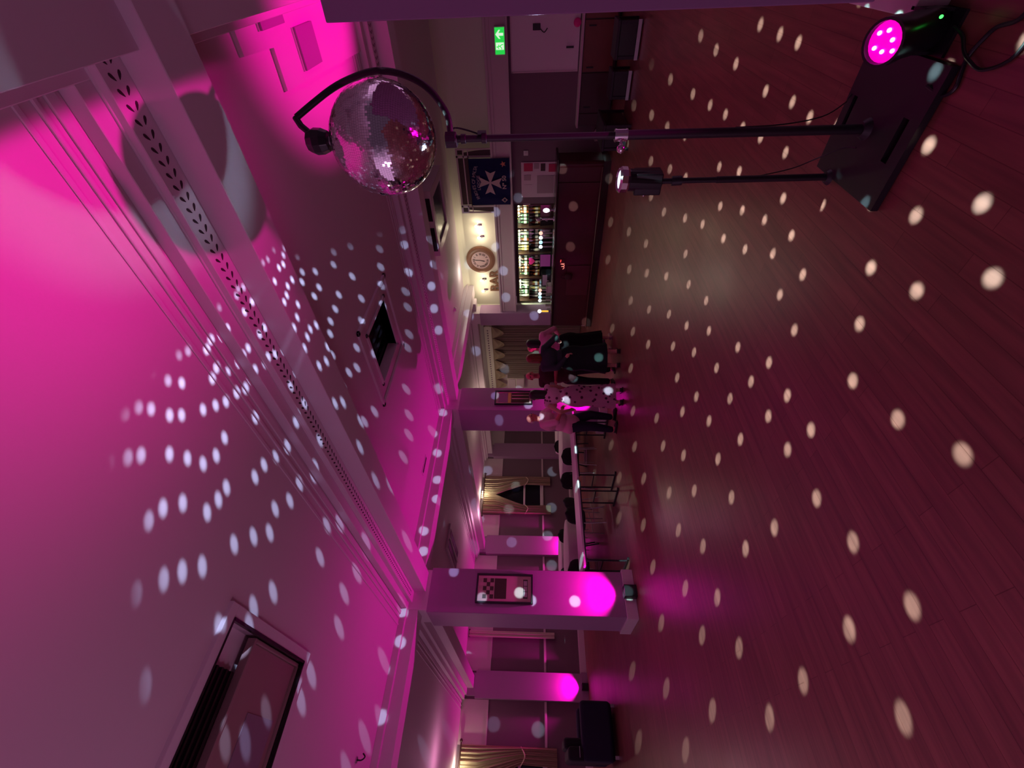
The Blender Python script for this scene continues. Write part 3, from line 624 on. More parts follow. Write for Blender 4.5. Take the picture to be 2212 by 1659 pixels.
ct = obj('equipment_case', boxes(((-0.30, -0.26, 0.0), (0.05, 0.07, 0.24)),), 'blackp', None, bevel=0.01, loc=(1.88, 0.15, 0)); 
def eq_case():
    global ct
    bpy.data.objects.remove(ct)
    t = thing('equipment_case', 'black equipment case on the floor below the dark board, cables running to it', 'case', (1.70, 0.06, 0))
    obj('body', boxes(((-0.24, -0.22, 0.02), (0.10, 0.085, 0.26))), 'blackp', t, bevel=0.012)
    obj('lid', boxes(((-0.25, -0.23, 0.26), (0.11, 0.095, 0.32))), 'black', t, bevel=0.012)
    obj('handle', boxes(((-0.12, 0.085, 0.15), (0.0, 0.10, 0.17))), 'steel', t, bevel=0.003)
eq_case()
bm = bm_new(); tube(bm, smooth_path([(2.06, 0.47, 0.045), (2.00, 0.49, 0.012), (1.965, 0.46, 0.008), (1.98, 0.41, 0.008), (1.99, 0.37, 0.008), (1.97, 0.32, 0.008), (1.94, 0.28, 0.008), (1.87, 0.25, 0.008), (1.83, 0.17, 0.03)], 5), 0.007)
tag(obj('power_cable', bm, 'blackp', smooth=True), 'black power cable curling over the floor behind the base plate', 'cable')
bm = bm_new(); tube(bm, smooth_path([(2.12, 0.30, 0.02), (2.07, 0.32, 0.008), (2.01, 0.355, 0.018), (1.96, 0.375, 0.02), (1.89, 0.39, 0.008), (1.80, 0.33, 0.008), (1.78, 0.18, 0.03)], 5), 0.006)
tag(obj('power_cable', bm, 'blackp', smooth=True), 'second black cable crossing from the flood lamp to the case', 'cable')
# small uplighters
def uplighter(x, y, label, first=[None]):
    if first[0] is None:
        t = thing('uplighter', label, 'uplighter', (x, y, 0), 0, 'small black uplighters at the walls')
        obj('housing', boxes(((-0.085, -0.06, 0.0), (0.085, 0.06, 0.012)), ((-0.085, -0.06, 0), (-0.075, 0.06, 0.185)), ((0.075, -0.06, 0), (0.085, 0.06, 0.185)), ((-0.085, -0.06, 0), (0.085, -0.05, 0.185)), ((-0.085, 0.05, 0), (0.085, 0.06, 0.185)), ((-0.08, -0.055, 0.14), (0.08, 0.055, 0.15))), 'blackp', t, bevel=0.003)
        obj('lens', boxes(((-0.075, -0.05, 0.15), (0.075, 0.05, 0.165))), 'e_mag', t)
        obj('foot', boxes(((-0.06, -0.07, 0), (0.06, 0.07, 0.008))), 'black', t)
        first[0] = t; return t
    return dup(first[0], (x, y, 0), 0, label)
uplighter(2.38, 6.99, 'small black uplighter at the foot of the nearest column')
uplighter(6.36, 6.99, 'small black uplighter at the foot of the column behind the couple')
uplighter(2.44, 14.74, 'small black uplighter on the skirting beside the black sofa')
uplighter(6.50, 14.74, 'small black uplighter at the wall pilaster behind the round tables')
# ------------------------------------------------------------------ pictures on the columns
def frame_base(x0, x1, z0, z1, y, label):
    t = thing('picture_frame', label, 'picture', ((x0+x1)/2, y, (z0+z1)/2), 0); w = (x1-x0)/2; h = (z1-z0)/2; f = 0.028
    obj('frame', boxes(((-w, -0.035, -h), (w, 0, -h+f)), ((-w, -0.035, h-f), (w, 0, h)), ((-w, -0.035, -h+f), (-w+f, 0, h-f)), ((w-f, -0.035, -h+f), (w, 0, h-f))), 'black', t, bevel=0.004)
    obj('mount', boxes(((-w+f, -0.012, -h+f), (w-f, -0.004, h-f))), 'mat_pink', t)
    return t, w, h, f
t, w, h, f = frame_base(2.19, 2.63, 1.56, 2.44, 7.098, 'black-framed picture with checkered photo and dark square on the nearest column')
bm = bm_new()
for i in range(5):
    for j in range(3):
        if (i+j) % 2 == 0: box(bm, (-0.15+i*0.06, -0.016, 0.17+j*0.055), (-0.09+i*0.06, -0.012, 0.225+j*0.055))
obj('checkered_photo', bm, 'darkwood', t)
obj('dark_photo', boxes(((-0.15, -0.017, -0.03), (0.15, -0.012, 0.155))), 'darkwood', t)
obj('pane_photo', boxes(((-0.14, -0.017, -0.36), (0.14, -0.012, -0.29))), 'darkwood', t)
obj('pane_inlay', boxes(((-0.12, -0.020, -0.352), (-0.045, -0.016, -0.298)), ((-0.035, -0.020, -0.352), (0.035, -0.016, -0.298)), ((0.045, -0.020, -0.352), (0.12, -0.016, -0.298))), 'paperwhite', t)
t, w, h, f = frame_base(6.20, 6.60, 1.58, 2.40, 7.098, 'black-framed picture with gold band and dark lower photo, on the farther column')
obj('upper_photo', boxes(((-0.13, -0.017, 0.13), (0.13, -0.012, 0.33))), 'paper2', t)
obj('gold_band', boxes(((-0.15, -0.018, 0.06), (0.15, -0.012, 0.12))), 'gold', t)
obj('lower_photo', boxes(((-0.14, -0.017, -0.34), (0.14, -0.012, 0.05))), 'darkwood', t)
obj('photo_stripe', boxes(((-0.04, -0.019, -0.33), (-0.02, -0.016, 0.04)), ((0.06, -0.019, -0.33), (0.075, -0.016, 0.04))), 'mat_pink', t)
# ------------------------------------------------------------------ trestle tables between the two columns
def trestle(x0, x1, label):
    t = thing('trestle_table', label, 'table', ((x0+x1)/2, 7.44, 0), 0, 'long tables between the columns'); w = (x1-x0)/2
    obj('tabletop', boxes(((-w, -0.38, 0.715), (w, 0.38, 0.75))), 'tabletop', t, bevel=0.004)
    obj('apron', boxes(((-w+0.05, -0.36, 0.69), (w-0.05, -0.34, 0.715)), ((-w+0.05, 0.34, 0.69), (w-0.05, 0.36, 0.715))), 'black', t)
    for sx in (-1, 1):
        for sy in (-1, 1):
            bm = bm_new(); cyl(bm, (sx*(w-0.16), sy*0.22, 0.02), (sx*(w-0.16), sy*0.22, 0.70), 0.014); obj('leg', bm, 'black', t)
        bm = bm_new(); box(bm, (sx*(w-0.16)-0.02, -0.32, 0), (sx*(w-0.16)+0.02, 0.32, 0.03)); obj('foot_bar', bm, 'black', t)
        bm = bm_new(); box(bm, (sx*(w-0.16)-0.01, -0.22, 0.40), (sx*(w-0.16)+0.01, 0.22, 0.42)); obj('stretcher', bm, 'black', t)
    return t
trestle(2.78, 4.38, 'long white trestle table next to the nearest column, part of the row')
trestle(4.40, 6.00, 'long white trestle table next to the farther column, part of the row')
# ------------------------------------------------------------------ round tables with white cloths
def round_table(x, y, label, clabel, r=0.90, drop=0.26, seed=1):
    t = thing('round_table', label, 'table', (x, y, 0), seed*0.7, 'round tables beyond the columns')
    bm = bm_new(); cyl(bm, (0, 0, 0.725), (0, 0, 0.75), r-0.01, n=48); obj('tabletop', bm, 'darkwood', t)
    for a in range(4):
        bm = bm_new(); an = a*pi/2+0.5; cyl(bm, (0.55*cos(an), 0.55*sin(an), 0), (0.35*cos(an), 0.35*sin(an), 0.725), 0.016); obj('leg', bm, 'black', t)
    bm = bm_new(); n = 96; rnd = random.Random(seed); top = []; prev = None
    for k, (rr, z) in enumerate(((0.0, 0.757), (r*0.6, 0.757), (r, 0.757), (r+0.012, 0.750), (r+0.02, 0.735), (r+0.03, 0.757-drop*0.5), (r+0.03, 0.757-drop))):
        if k == 0: c = bm.verts.new((0, 0, z)); continue
        ring = []
        for i in range(n):
            a = 2*pi*i/n; wv = (sin(a*9+seed)+0.5*sin(a*17+seed*2))*(0.0 if k < 5 else 0.022 if k == 5 else 0.04)
            ring.append(bm.verts.new(((rr+wv)*cos(a), (rr+wv)*sin(a), z)))
        if prev is None:
            for i in range(n): bm.faces.new((c, ring[i], ring[(i+1) % n]))
        else:
            for i in range(n): bm.faces.new((prev[i], ring[i], ring[(i+1) % n], prev[(i+1) % n]))
        prev = ring
    o = obj('tablecloth', bm, 'cloth', None, smooth=True, loc=(x, y, 0)); tag(o, clabel, 'tablecloth', 'white round tablecloths')
round_table(7.65, 10.67, 'round table nearest the farther column, left of the couple', 'white cloth on the round table just left of the couple', seed=1)
round_table(4.33, 10.62, 'round table behind the nearest column, in front of another', 'white cloth on the round table behind the nearest column', seed=2)
round_table(5.27, 13.13, 'round table by the wall pilaster, behind the other tables', 'white cloth on the round table by the wall pilaster', seed=3, r=0.85)
round_table(9.62, 12.36, 'small-looking round table farthest back by the window wall', 'white cloth on the farthest round table, right of the window', seed=4, r=0.8)
# ------------------------------------------------------------------ black round-backed chairs
def make_chair(label):
    t = thing('banquet_chair', label, 'chair', (0, 0, 0), 0, 'black chairs around the round tables')
    bm = bm_new(); vs = lathe(bm, [(0.0, 0.43), (0.20, 0.43), (0.225, 0.445), (0.225, 0.475), (0.20, 0.49), (0.0, 0.495)], n=24); obj('seat', bm, 'fabric', t, smooth=True)
    bm = bm_new(); nn = 12; A = []; B = []
    for i in range(nn+1):
        for j in range(7):
            u = -1+2*i/nn; v = j/6; half = 0.215*sqrt(max(0.0, 1-max(0, (v-0.35)/0.65)**2.4))
            x = u*half; y = 0.20+0.05*v-0.05*u*u
            z = 0.56+0.31*v
            A.append(bm.verts.new((x, y, z))); B.append(bm.verts.new((x, y+0.035, z)))
    for i in range(nn):
        for j in range(6):
            a, b, c, d = i*7+j, (i+1)*7+j, (i+1)*7+j+1, i*7+j+1
            bm.faces.new((A[a], A[b], A[c], A[d])); bm.faces.new((B[d], B[c], B[b], B[a]))
    for i in range(nn): bm.faces.new((A[i*7], B[i*7], B[(i+1)*7], A[(i+1)*7]))
    for i in (0, nn):
        for j in range(6): bm.faces.new((A[i*7+j], A[i*7+j+1], B[i*7+j+1], B[i*7+j]))
    bmesh.ops.remove_doubles(bm, verts=bm.verts, dist=0.0005)
    obj('backrest', bm, 'fabric', t, smooth=True)
    for sx in (-1, 1):
        bm = bm_new(); tube(bm, smooth_path([(sx*0.19, -0.19, 0.0), (sx*0.18, -0.17, 0.44)], 2), 0.011); obj('leg', bm, 'steel', t)
        bm = bm_new(); tube(bm, smooth_path([(sx*0.20, 0.24, 0.0), (sx*0.18, 0.17, 0.44), (sx*0.17, 0.22, 0.62)], 4), 0.011); obj('leg', bm, 'steel', t)
    for yy in (-0.18, 0.20): bm = bm_new(); cyl(bm, (-0.19, yy, 0.25), (0.19, yy, 0.25), 0.008); obj('stretcher', bm, 'steel', t)
    return t
ch0 = make_chair('black round-backed chair, tall in front of the pink-lit round table near the couple')
def face(x, y, tx, ty): return atan2(ty-y, tx-x)+pi/2
seats = [((6.40, 9.25), (7.65, 10.67), None),
    ((6.12, 9.95), (7.3, 11.6), 'black chair standing at an angle, left end of the table beside the couple'),
    ((8.50, 11.79), (7.65, 10.67), 'black chair half hidden between the two right-hand round tables'),
    ((4.55, 9.05), (4.33, 10.62), 'black chair at the right end of the row behind the nearest column'),
    ((4.95, 9.35), (4.33, 10.62), 'black chair turned sideways just right of the one behind the nearest column'),
    ((3.49, 9.05), (4.33, 10.62), 'black round-backed chair whose back rises beside the nearest column'),
    ((5.42, 11.95), (5.27, 13.13), 'black chair between the two left-hand round tables, its right one'),
    ((4.48, 11.95), (5.27, 13.13), 'black chair between the two left-hand round tables, its left one'),
    ((7.30, 8.95), (7.65, 10.67), 'black chair mostly hidden behind the farther column'),
    ((9.2, 11.0), (9.62, 12.36), 'black chair in front of the farthest round table')]
for i, ((x, y), (tx, ty), lb) in enumerate(seats):
    if lb is None: ch0.location = (x, y, 0); ch0.rotation_euler = (0, 0, face(x, y, tx, ty))
    else: dup(ch0, (x, y, 0), face(x, y, tx, ty), lb)
t = thing('side_bench', 'low bench with pale edges between the groups of black chairs', 'bench', (5.95, 10.55, 0), R(-30))
obj('seat', boxes(((-0.30, -0.20, 0.50), (0.30, 0.20, 0.54))), 'darkwood', t, bevel=0.005); obj('edging', boxes(((-0.31, -0.212, 0.495), (0.31, -0.20, 0.545)), ((-0.31, 0.20, 0.495), (0.31, 0.212, 0.545))), 'paperwhite', t)
for sx in (-1, 1):
    for sy in (-1, 1): obj('leg', boxes(((sx*0.27-0.02, sy*0.17-0.02, 0), (sx*0.27+0.02, sy*0.17+0.02, 0.50))), 'darkwood', t)
# ------------------------------------------------------------------ black sofa at the left
t = thing('sofa', 'black two-seat sofa seen from the side at the left edge of the hall', 'sofa', (1.05, 10.75, 0), 0)
obj('base', boxes(((-0.44, -0.42, 0.06), (0.43, 0.55, 0.40))), 'fabric', t, bevel=0.05, seg=4)
obj('armrest', boxes(((-0.46, -0.46, 0.08), (0.45, -0.24, 0.66))), 'navy', t, bevel=0.07, seg=4)
obj('armrest', boxes(((-0.46, 0.50, 0.08), (0.45, 0.70, 0.66))), 'navy', t, bevel=0.07, seg=4)
obj('seat_cushion', boxes(((-0.38, -0.24, 0.38), (0.42, 0.13, 0.54))), 'fabric', t, bevel=0.04, seg=3)
obj('seat_cushion', boxes(((-0.38, 0.14, 0.38), (0.42, 0.50, 0.54))), 'fabric', t, bevel=0.04, seg=3)
bm = bm_new(); box(bm, (-0.46, -0.44, 0.30), (-0.24, 0.68, 0.92)); obj('backrest', bm, 'fabric', t, bevel=0.07, seg=4)
obj('back_cushion', boxes(((-0.28, -0.22, 0.52), (-0.10, 0.48, 0.98))), 'fabric', t, bevel=0.06, seg=3)
obj('piping', boxes(((-0.30, -0.245, 0.555), (0.30, -0.235, 0.565)), ((-0.40, -0.45, 0.70), (-0.24, -0.44, 0.71))), 'steel', t)
for sx in (-1, 1):
    for y_ in (-0.38, 0.62): obj('foot', boxes(((sx*0.38-0.025, y_-0.02, 0), (sx*0.38+0.025, y_+0.03, 0.08))), 'steel', t)
# ------------------------------------------------------------------ curtains
def drape(x_out, x_c, y, z_top, z_bot, label, group):
    """one half of a tied-back curtain, from x_out (outer edge) to x_c (middle)"""
    sgn = 1 if x_c > x_out else -1; Wd = abs(x_c-x_out)
    bm = bm_new(); nu, nv = 90, 40; g = []
    for j in range(nv+1):
        z = z_top+(z_bot-z_top)*j/nv
        if z > 2.95: inner = Wd
        elif z > 1.85: tt = (2.95-z)/1.10; inner = Wd*(1-0.56*tt**0.9)
        else: inner = Wd*(0.44+0.04*(1.85-z))
        row = []
        for i in range(nu+1):
            u = i/nu; a = 0.035*(inner/Wd)**0.5
            pl_ = sin(u*2*pi*9)*a+sin(u*2*pi*4+j*0.06)*0.012
            row.append(bm.verts.new((x_out+sgn*inner*u, y-0.06+pl_, z)))
        g.append(row)
    for j in range(nv):
        for i in range(nu): bm.faces.new((g[j][i], g[j][i+1], g[j+1][i+1], g[j+1][i]))
    bmesh.ops.solidify(bm, geom=bm.faces[:], thickness=0.006)
    t = thing('curtain', label, 'curtain', (0, 0, 0), 0, group)
    obj('drape', bm, 'curtain', t, smooth=True)
    bm = bm_new(); xi = x_out+sgn*Wd*0.47
    tube(bm, smooth_path([(xi, y-0.06, 1.86), ((xi+x_out)/2, y-0.13, 1.75), (x_out, y-0.04, 1.86)], 6), 0.014); obj('tie_back', bm, 'curtain', t)
    return t
drape(9.28, 8.47, 14.93, 3.42, 0.90, 'gold-cream tied-back curtain, right half at the window beyond the round tables', 'gold curtains on the window wall')
drape(7.70, 8.47, 14.93, 3.42, 0.90, 'gold-cream tied-back curtain, left half at the window beyond the round tables', 'gold curtains on the window wall')
drape(1.10, 0.28, 14.93, 3.42, 0.92, 'gold-cream curtain at the left edge of the hall above the sofa', 'gold curtains on the window wall')
def rod(x0, x1, label, z=3.44):
    t = thing('curtain_rod', label, 'curtain rod', (0, 0, 0)); bm = bm_new(); cyl(bm, (x0, 14.86, z), (x1, 14.86, z), 0.018); obj('pole', bm, 'darkwood', t)
    for x in (x0, x1): bm = bm_new(); sph(bm, (x, 14.86, z), 0.04, 8); obj('finial', bm, 'darkwood', t, smooth=True)
    for x in (x0+0.1, x1-0.1): obj('bracket', boxes(((x-0.01, 14.86, z-0.01), (x+0.01, 15.0, z+0.01))), 'darkwood', t)
rod(7.60, 9.38, 'dark wooden curtain rod with round ends over the far window'); rod(-0.6, 1.18, 'dark wooden curtain rod over the left-hand curtain')
t = thing('curtain', 'thin edge of a curtain seen beside the nearest column, on the window wall', 'curtain', (3.74, 14.93, 0), 0, 'gold curtains on the window wall')
bm = bm_new(); 
for i in range(4): cyl(bm, (-0.06+i*0.04, -0.02+0.02*(i % 2), 0.90), (-0.06+i*0.04, -0.02+0.02*(i % 2), 3.50), 0.028)
obj('drape', bm, 'curtain2', t, smooth=True)
bm = bm_new(); cyl(bm, (-0.10, 0, 3.50), (0.12, 0, 3.50), 0.02); obj('track', bm, 'darkwood', t)
t = thing('window_lamp', 'row of tiny lit warm bulbs above the far window curtain', 'lamp', (8.42, 14.80, 3.48))
obj('rail', boxes(((-0.16, 0.0, 0.0), (0.16, 0.04, 0.04))), 'brass', t)
for i in range(4): bm = bm_new(); sph(bm, (-0.12+i*0.08, -0.01, 0.0), 0.022, 6); obj('bulb', bm, 'e_warm', t, smooth=True)
# pale pleated curtain wall left of the bar with swag valance
t = thing('pleated_curtain', 'wide pale pleated curtain with a swagged valance behind the standing people', 'curtain', (11.55, 9.0, 0))
bm = bm_new(); nv, nu = 2, 200; g = []
for j in range(nv+1):
    g.append([bm.verts.new((-0.08+0.035*sin(i*2*pi/9.0)+0.015*sin(i*0.37), 0.15+i/nu*2.28, 3.0-j*1.49)) for i in range(nu+1)])
for j in range(nv):
    for i in range(nu): bm.faces.new((g[j][i], g[j][i+1], g[j+1][i+1], g[j+1][i]))
bmesh.ops.solidify(bm, geom=bm.faces[:], thickness=0.006)
obj('drape', bm, 'curtain2', t, smooth=True)
obj('pelmet', boxes(((-0.22, 0.05, 2.98), (-0.12, 3.15, 3.20)), ((-0.24, 0.05, 3.17), (-0.10, 3.15, 3.21)), ((-0.24, 0.05, 2.96), (-0.12, 3.15, 3.00))), 'cream', t, bevel=0.004)
bm = bm_new()
for i in range(26): box(bm, (-0.235, 0.2+i*0.11, 3.075), (-0.22, 0.24+i*0.11, 3.11), rot=(0.6 if i % 2 else -0.6, 0, 0))
obj('pelmet_carving', bm, 'paper2', t)
for k in range(6):
    bm = bm_new(); y0 = 0.10+k*0.50; n = 14; R_ = []
    for a in range(7):
        row = []; dpt = 0.10+0.30*a/6
        for i in range(n+1):
            u = i/n; row.append(bm.verts.new((-0.15-0.06*sin(pi*u)*(0.4+0.6*sin(pi*a/6*2+0.5)), y0+0.52*u, 2.97-dpt*sin(pi*u)-0.01)))
        R_.append(row)
    R_.insert(0, [bm.verts.new((-0.15, y0+0.52*i/n, 2.975)) for i in range(n+1)])
    for A_, B_ in zip(R_, R_[1:]):
        for i in range(n): bm.faces.new((A_[i], A_[i+1], B_[i+1], B_[i]))
    bmesh.ops.solidify(bm, geom=bm.faces[:], thickness=0.008)
    obj('swag', bm, 'curtain', t, smooth=True)
obj('curtain_track', boxes(((-0.10, 0.05, 2.96), (-0.04, 3.15, 3.0))), 'paper2', t)
t = thing('storage_cabinet', 'pale wall cabinet with two doors left of the pleated curtain', 'cabinet', (11.38, 11.80, 1.9))
obj('body', boxes(((-0.02, -0.30, 0.0), (0.2, 0.30, 0.62))), 'cream', t, bevel=0.004); obj('door', boxes(((-0.04, -0.28, 0.33), (-0.02, 0.28, 0.60))), 'pale', t, bevel=0.004); obj('door', boxes(((-0.04, -0.28, 0.02), (-0.02, 0.28, 0.29))), 'pale', t, bevel=0.004)
# grey panel on the window wall beside the tables
t = obj('wall_board', boxes(((-0.33, -0.06, 0.0), (0.33, 0.0, 1.55))), 'paper2', None, bevel=0.004, loc=(10.45, 14.84, 1.25)); bpy.data.objects.remove(t)
# ------------------------------------------------------------------ the bar
def bar_counter():
    t = thing('bar_counter', 'long dark red wooden bar counter with an inset panel and a recessed plinth', 'bar counter', (9.40, 3.28, 0))
    L = 4.25
    obj('front', boxes(((0.06, 0.06, 0.14), (0.62, L, 1.05))), 'barwood', t, bevel=0.01)
    # rounded right-hand end
    bm = bm_new(); cyl(bm, (0.12, 0.10, 0.14), (0.12, 0.10, 1.05), 0.075, n=20); box(bm, (0.12, 0.03, 0.14), (0.6, 0.08, 1.05)); obj('corner_post', bm, 'barwood', t)
    obj('plinth', boxes(((0.02, 0.02, 0), (0.66, L, 0.14))), 'bartop', t)
    obj('countertop', boxes(((-0.06, -0.06, 1.05), (0.66, L, 1.10))), 'bartop', t, bevel=0.018, seg=4)
    obj('batten', boxes(((0.035, 0.44, 0.14), (0.065, 0.50, 1.05))), 'barwood', t)
    obj('inset_panel', boxes(((0.035, 2.40, 0.20), (0.062, 3.24, 0.74))), 'barpanel', t, bevel=0.004)
    obj('footrail', cylbm((-0.06, 0.1, 0.17), (-0.06, L-0.05, 0.17), 0.018), 'barwood', t)
    return t
def cylbm(a, b, r, n=12): bm = bm_new(); cyl(bm, a, b, r, n=n); return bm
bar_counter()
def px_box(name, label, cat, a, b, m_, parts=(), **kw):
    t = thing(name, label, cat, ((a[0]+b[0])/2, (a[1]+b[1])/2, a[2])); hx, hy, h = (b[0]-a[0])/2, (b[1]-a[1])/2, b[2]-a[2]
    obj('body', boxes(((-hx, -hy, 0), (hx, hy, h))), m_, t, **kw); return t, hx, hy, h
# back bar cabinet
t = thing('back_bar', 'dark wooden back bar with mirrored bays, shelves and uprights behind the counter', 'shelving', (11.0, 6.25, 0))
obj('base_cabinet', boxes(((-0.20, -1.55, 0), (0.24, 1.52, 0.95))), 'darkwood', t, bevel=0.005)
obj('work_surface', boxes(((-0.24, -1.58, 0.95), (0.24, 1.53, 0.98))), 'steel', t)
obj('mirror_back', boxes(((0.22, -1.55, 0.98), (0.245, 1.52, 2.05))), 'backmirror', t)
obj('header', boxes(((-0.12, -1.60, 1.985), (0.24, 1.53, 2.06))), 'darkwood', t)
for i, y in enumerate((-1.585, -0.80, -0.04, 0.72, 1.50)): obj('upright', boxes(((-0.10, y-0.02, 0.98), (0.24, y+0.02, 1.985))), 'darkwood', t)
for z in (1.70, 1.40): obj('shelf', boxes(((0.0, -1.56, z-0.012), (0.22, 1.48, z))), 'darkwood', t)
for k in range(4): obj('fridge_front', boxes(((-0.215, -1.50+k*0.75, 0.08), (-0.20, -0.80+k*0.75, 0.90))), 'vent', t)
# bottles
def bottle_bm(kind):
    bm = bm_new()
    prof = {'slim': [(0.030, 0), (0.033, 0.01), (0.033, 0.17), (0.013, 0.215), (0.012, 0.27), (0.014, 0.275)], 'squat': [(0.042, 0), (0.045, 0.01), (0.045, 0.12), (0.03, 0.16), (0.014, 0.18), (0.013, 0.22), (0.016, 0.225)],
            'tall': [(0.034, 0), (0.036, 0.01), (0.036, 0.15), (0.024, 0.20), (0.013, 0.23), (0.013, 0.285), (0.015, 0.29)], 'inverted': [(0.010, 0), (0.012, 0.03), (0.014, 0.07), (0.036, 0.12), (0.038, 0.27), (0.034, 0.28)]}[kind]
    lathe(bm, prof, n=14); return bm, prof
protos = {}
GL = ['green', 'brownglass', 'clear', 'amber', 'gold']
CW = {'green': 'green', 'brownglass': 'dark brown', 'clear': 'pale clear', 'amber': 'amber', 'gold': 'golden'}
ORD = ['first', 'second', 'third', 'fourth', 'fifth', 'sixth', 'seventh']
def bottle(kind, glass, x, y, z, shelf, bay, g, k):
    key = (kind, glass)
    shape = {'slim': 'slim bottle', 'squat': 'squat bottle', 'tall': 'tall bottle', 'inverted': 'upside-down spirit bottle'}[kind]
    lb = '%s %s, %s from right, %s shelf, %s bay of the back bar' % (CW[glass], shape, ORD[k], shelf, bay)
    if key not in protos:
        bm, prof = bottle_bm(kind)
        o = thing('bottle', lb, 'bottle', (x, y, z), 0, g); obj('glass', bm, glass, o, smooth=True)
        bm = bm_new(); zz = 0.05 if kind != 'inverted' else 0.15; rr = {'slim': 0.0338, 'squat': 0.0458, 'tall': 0.0368, 'inverted': 0.0385}[kind]
        lathe(bm, [(rr, zz), (rr+0.0006, zz+0.002), (rr+0.0006, zz+0.07), (rr, zz+0.072)], n=14); obj('paper_label', bm, 'label', o)
        bm = bm_new(); zt = prof[-1][1] if kind != 'inverted' else -0.02; lathe(bm, [(0.014, zt), (0.015, zt+0.004), (0.014, zt+0.024)], n=10); obj('cap', bm, 'gold' if glass in ('green', 'amber') else 'signwhite', o)
        protos[key] = o; return
    dup(protos[key], (x, y, z), random.random(), lb, g)
rb = random.Random(11)
BAYS = ['far-right', 'right-middle', 'left-middle', 'far-left']
for bi, y0 in enumerate((4.72, 5.50, 6.26, 7.02)):
    for si, z in enumerate((1.70, 1.40)):
        n = 7
        for k in range(n):
            kind = rb.choice(['slim', 'squat', 'tall']) if (si == 0 or bi in (1, 2)) else 'slim'
            glass = rb.choice(GL if not (bi == 3 and si == 0) else ['clear', 'green', 'clear'])
            bottle(kind, glass, 11.10+rb.uniform(-0.03, 0.03), y0+0.07+k*0.096, z, ('upper', 'lower')[si], BAYS[bi], 'bottles on the back bar', k)
# lit optic lamps
for k, (y, m_) in enumerate(((5.55, 'e_red2'), (5.68, 'e_white2'), (5.81, 'e_blue2'), (5.94, 'e_white2'), (7.32, 'e_red2'), (7.44, 'e_white2'), (7.56, 'e_blue2'), (7.68, 'e_white2'))):
    side = 'right-hand' if k < 4 else 'left-hand'; wh = ['rightmost, coral', 'second, white', 'third, pale blue', 'leftmost, white'][k % 4]
    o = thing('optic_lamp', 'round glowing pump light of the %s row, %s' % (side, wh), 'lamp', (10.84, y, 1.375), 0, 'round pump lights at the back bar')
    bm = bm_new(); lathe(bm, [(0.0, -0.02), (0.045, -0.018), (0.050, 0.0), (0.045, 0.012), (0.0, 0.015)], n=18, rot=(0, -pi/2, 0)); obj('glowing_disc', bm, m_, o, smooth=True)
    obj('stem', boxes(((0.0, -0.018, -0.30), (0.03, 0.018, 0.03))), 'steel', o)
    obj('foot', boxes(((-0.02, -0.04, -0.395), (0.05, 0.04, -0.30))), 'blackp', o)
# things on the shelves and counter
t = thing('heart_card', 'bright pink heart standing on the back bar shelf', 'decoration', (10.98, 6.45, 1.62)); bm = bm_new(); pts = []
for i in range(28):
    a = 2*pi*i/28; pts.append((0, 0.0065*16*sin(a)**3, 0.0065*(13*cos(a)-5*cos(2*a)-2*cos(3*a)-cos(4*a))))
poly_prism(bm, pts, (0.02, 0, 0)); obj('heart', bm, 'heart', t); obj('holder', boxes(((0.004, -0.006, -0.222), (0.016, 0.006, -0.10)), ((-0.03, -0.03, -0.222), (0.04, 0.03, -0.212))), 'signwhite', t)
t, hx, hy, h = px_box('cash_register', 'purple-lit till screen standing behind the counter', 'till', (10.75, 6.12, 0.98), (10.95, 6.50, 1.10), 'blackp', bevel=0.01)
obj('screen', boxes(((-0.10, -0.17, 0.13), (-0.07, 0.17, 0.40))), mat('till_screen', (0.12, 0.02, 0.10), 0.2, emit=(0.30, 0.04, 0.22), estr=0.30), t); obj('screen_casing', boxes(((-0.07, -0.19, 0.11), (-0.03, 0.19, 0.42)), ((-0.06, -0.03, 0.0), (0.0, 0.03, 0.15))), 'blackp', t, bevel=0.004)
def font(x, y, label, m_, h=0.34):
    t = thing('beer_font', label, 'beer font', (x, y, 1.10)); bm = bm_new(); cyl(bm, (0, 0, 0), (0, 0, h), 0.025, n=14); cyl(bm, (0, 0, 0), (0, 0, 0.02), 0.06, n=18); obj('column', bm, 'chrome', t)
    bm = bm_new(); sph(bm, (-0.02, 0, h-0.02), (0.035, 0.05, 0.075), 10); obj('lit_badge', bm, m_, t, smooth=True)
    bm = bm_new(); cyl(bm, (-0.03, 0, h*0.55), (-0.09, 0, h*0.50), 0.009); cyl(bm, (-0.09, 0, h*0.50), (-0.09, 0, h*0.40), 0.008); obj('spout', bm, 'chrome', t)
font(9.72, 4.42, 'beer font with oval bright white badge on the right part of the bar', 'e_tap', 0.20)
font(9.70, 4.62, 'dark beer font just left of the bright one on the bar', 'steel', 0.36)
t = thing('beer_tower', 'tall lit beer tower with white globe and amber column on the bar', 'beer tower', (9.70, 7.22, 1.10))
bm = bm_new(); cyl(bm, (0, 0, 0), (0, 0, 0.06), 0.05, n=18); obj('base', bm, 'chrome', t); bm = bm_new(); cyl(bm, (0, 0, 0.06), (0, 0, 0.24), 0.022); obj('amber_column', bm, 'e_beer', t); bm = bm_new(); sph(bm, (0, 0, 0.30), 0.05, 10); obj('globe', bm, 'e_tap', t, smooth=True); bm = bm_new(); cyl(bm, (0, -0.06, 0.02), (0, -0.06, 0.10), 0.03); obj('glass', bm, 'clear', t)
def pint(x, y, lb, h=0.14):
    bm = bm_new(); lathe(bm, [(0.028, 0), (0.036, h), (0.034, h), (0.026, 0.006)], n=14); o = obj('glass', bm, 'clear', None, smooth=True, loc=(x, y, 1.10)); o.name = 'drinking_glass'; tag(o, lb, 'glass', 'empty glasses on the bar')
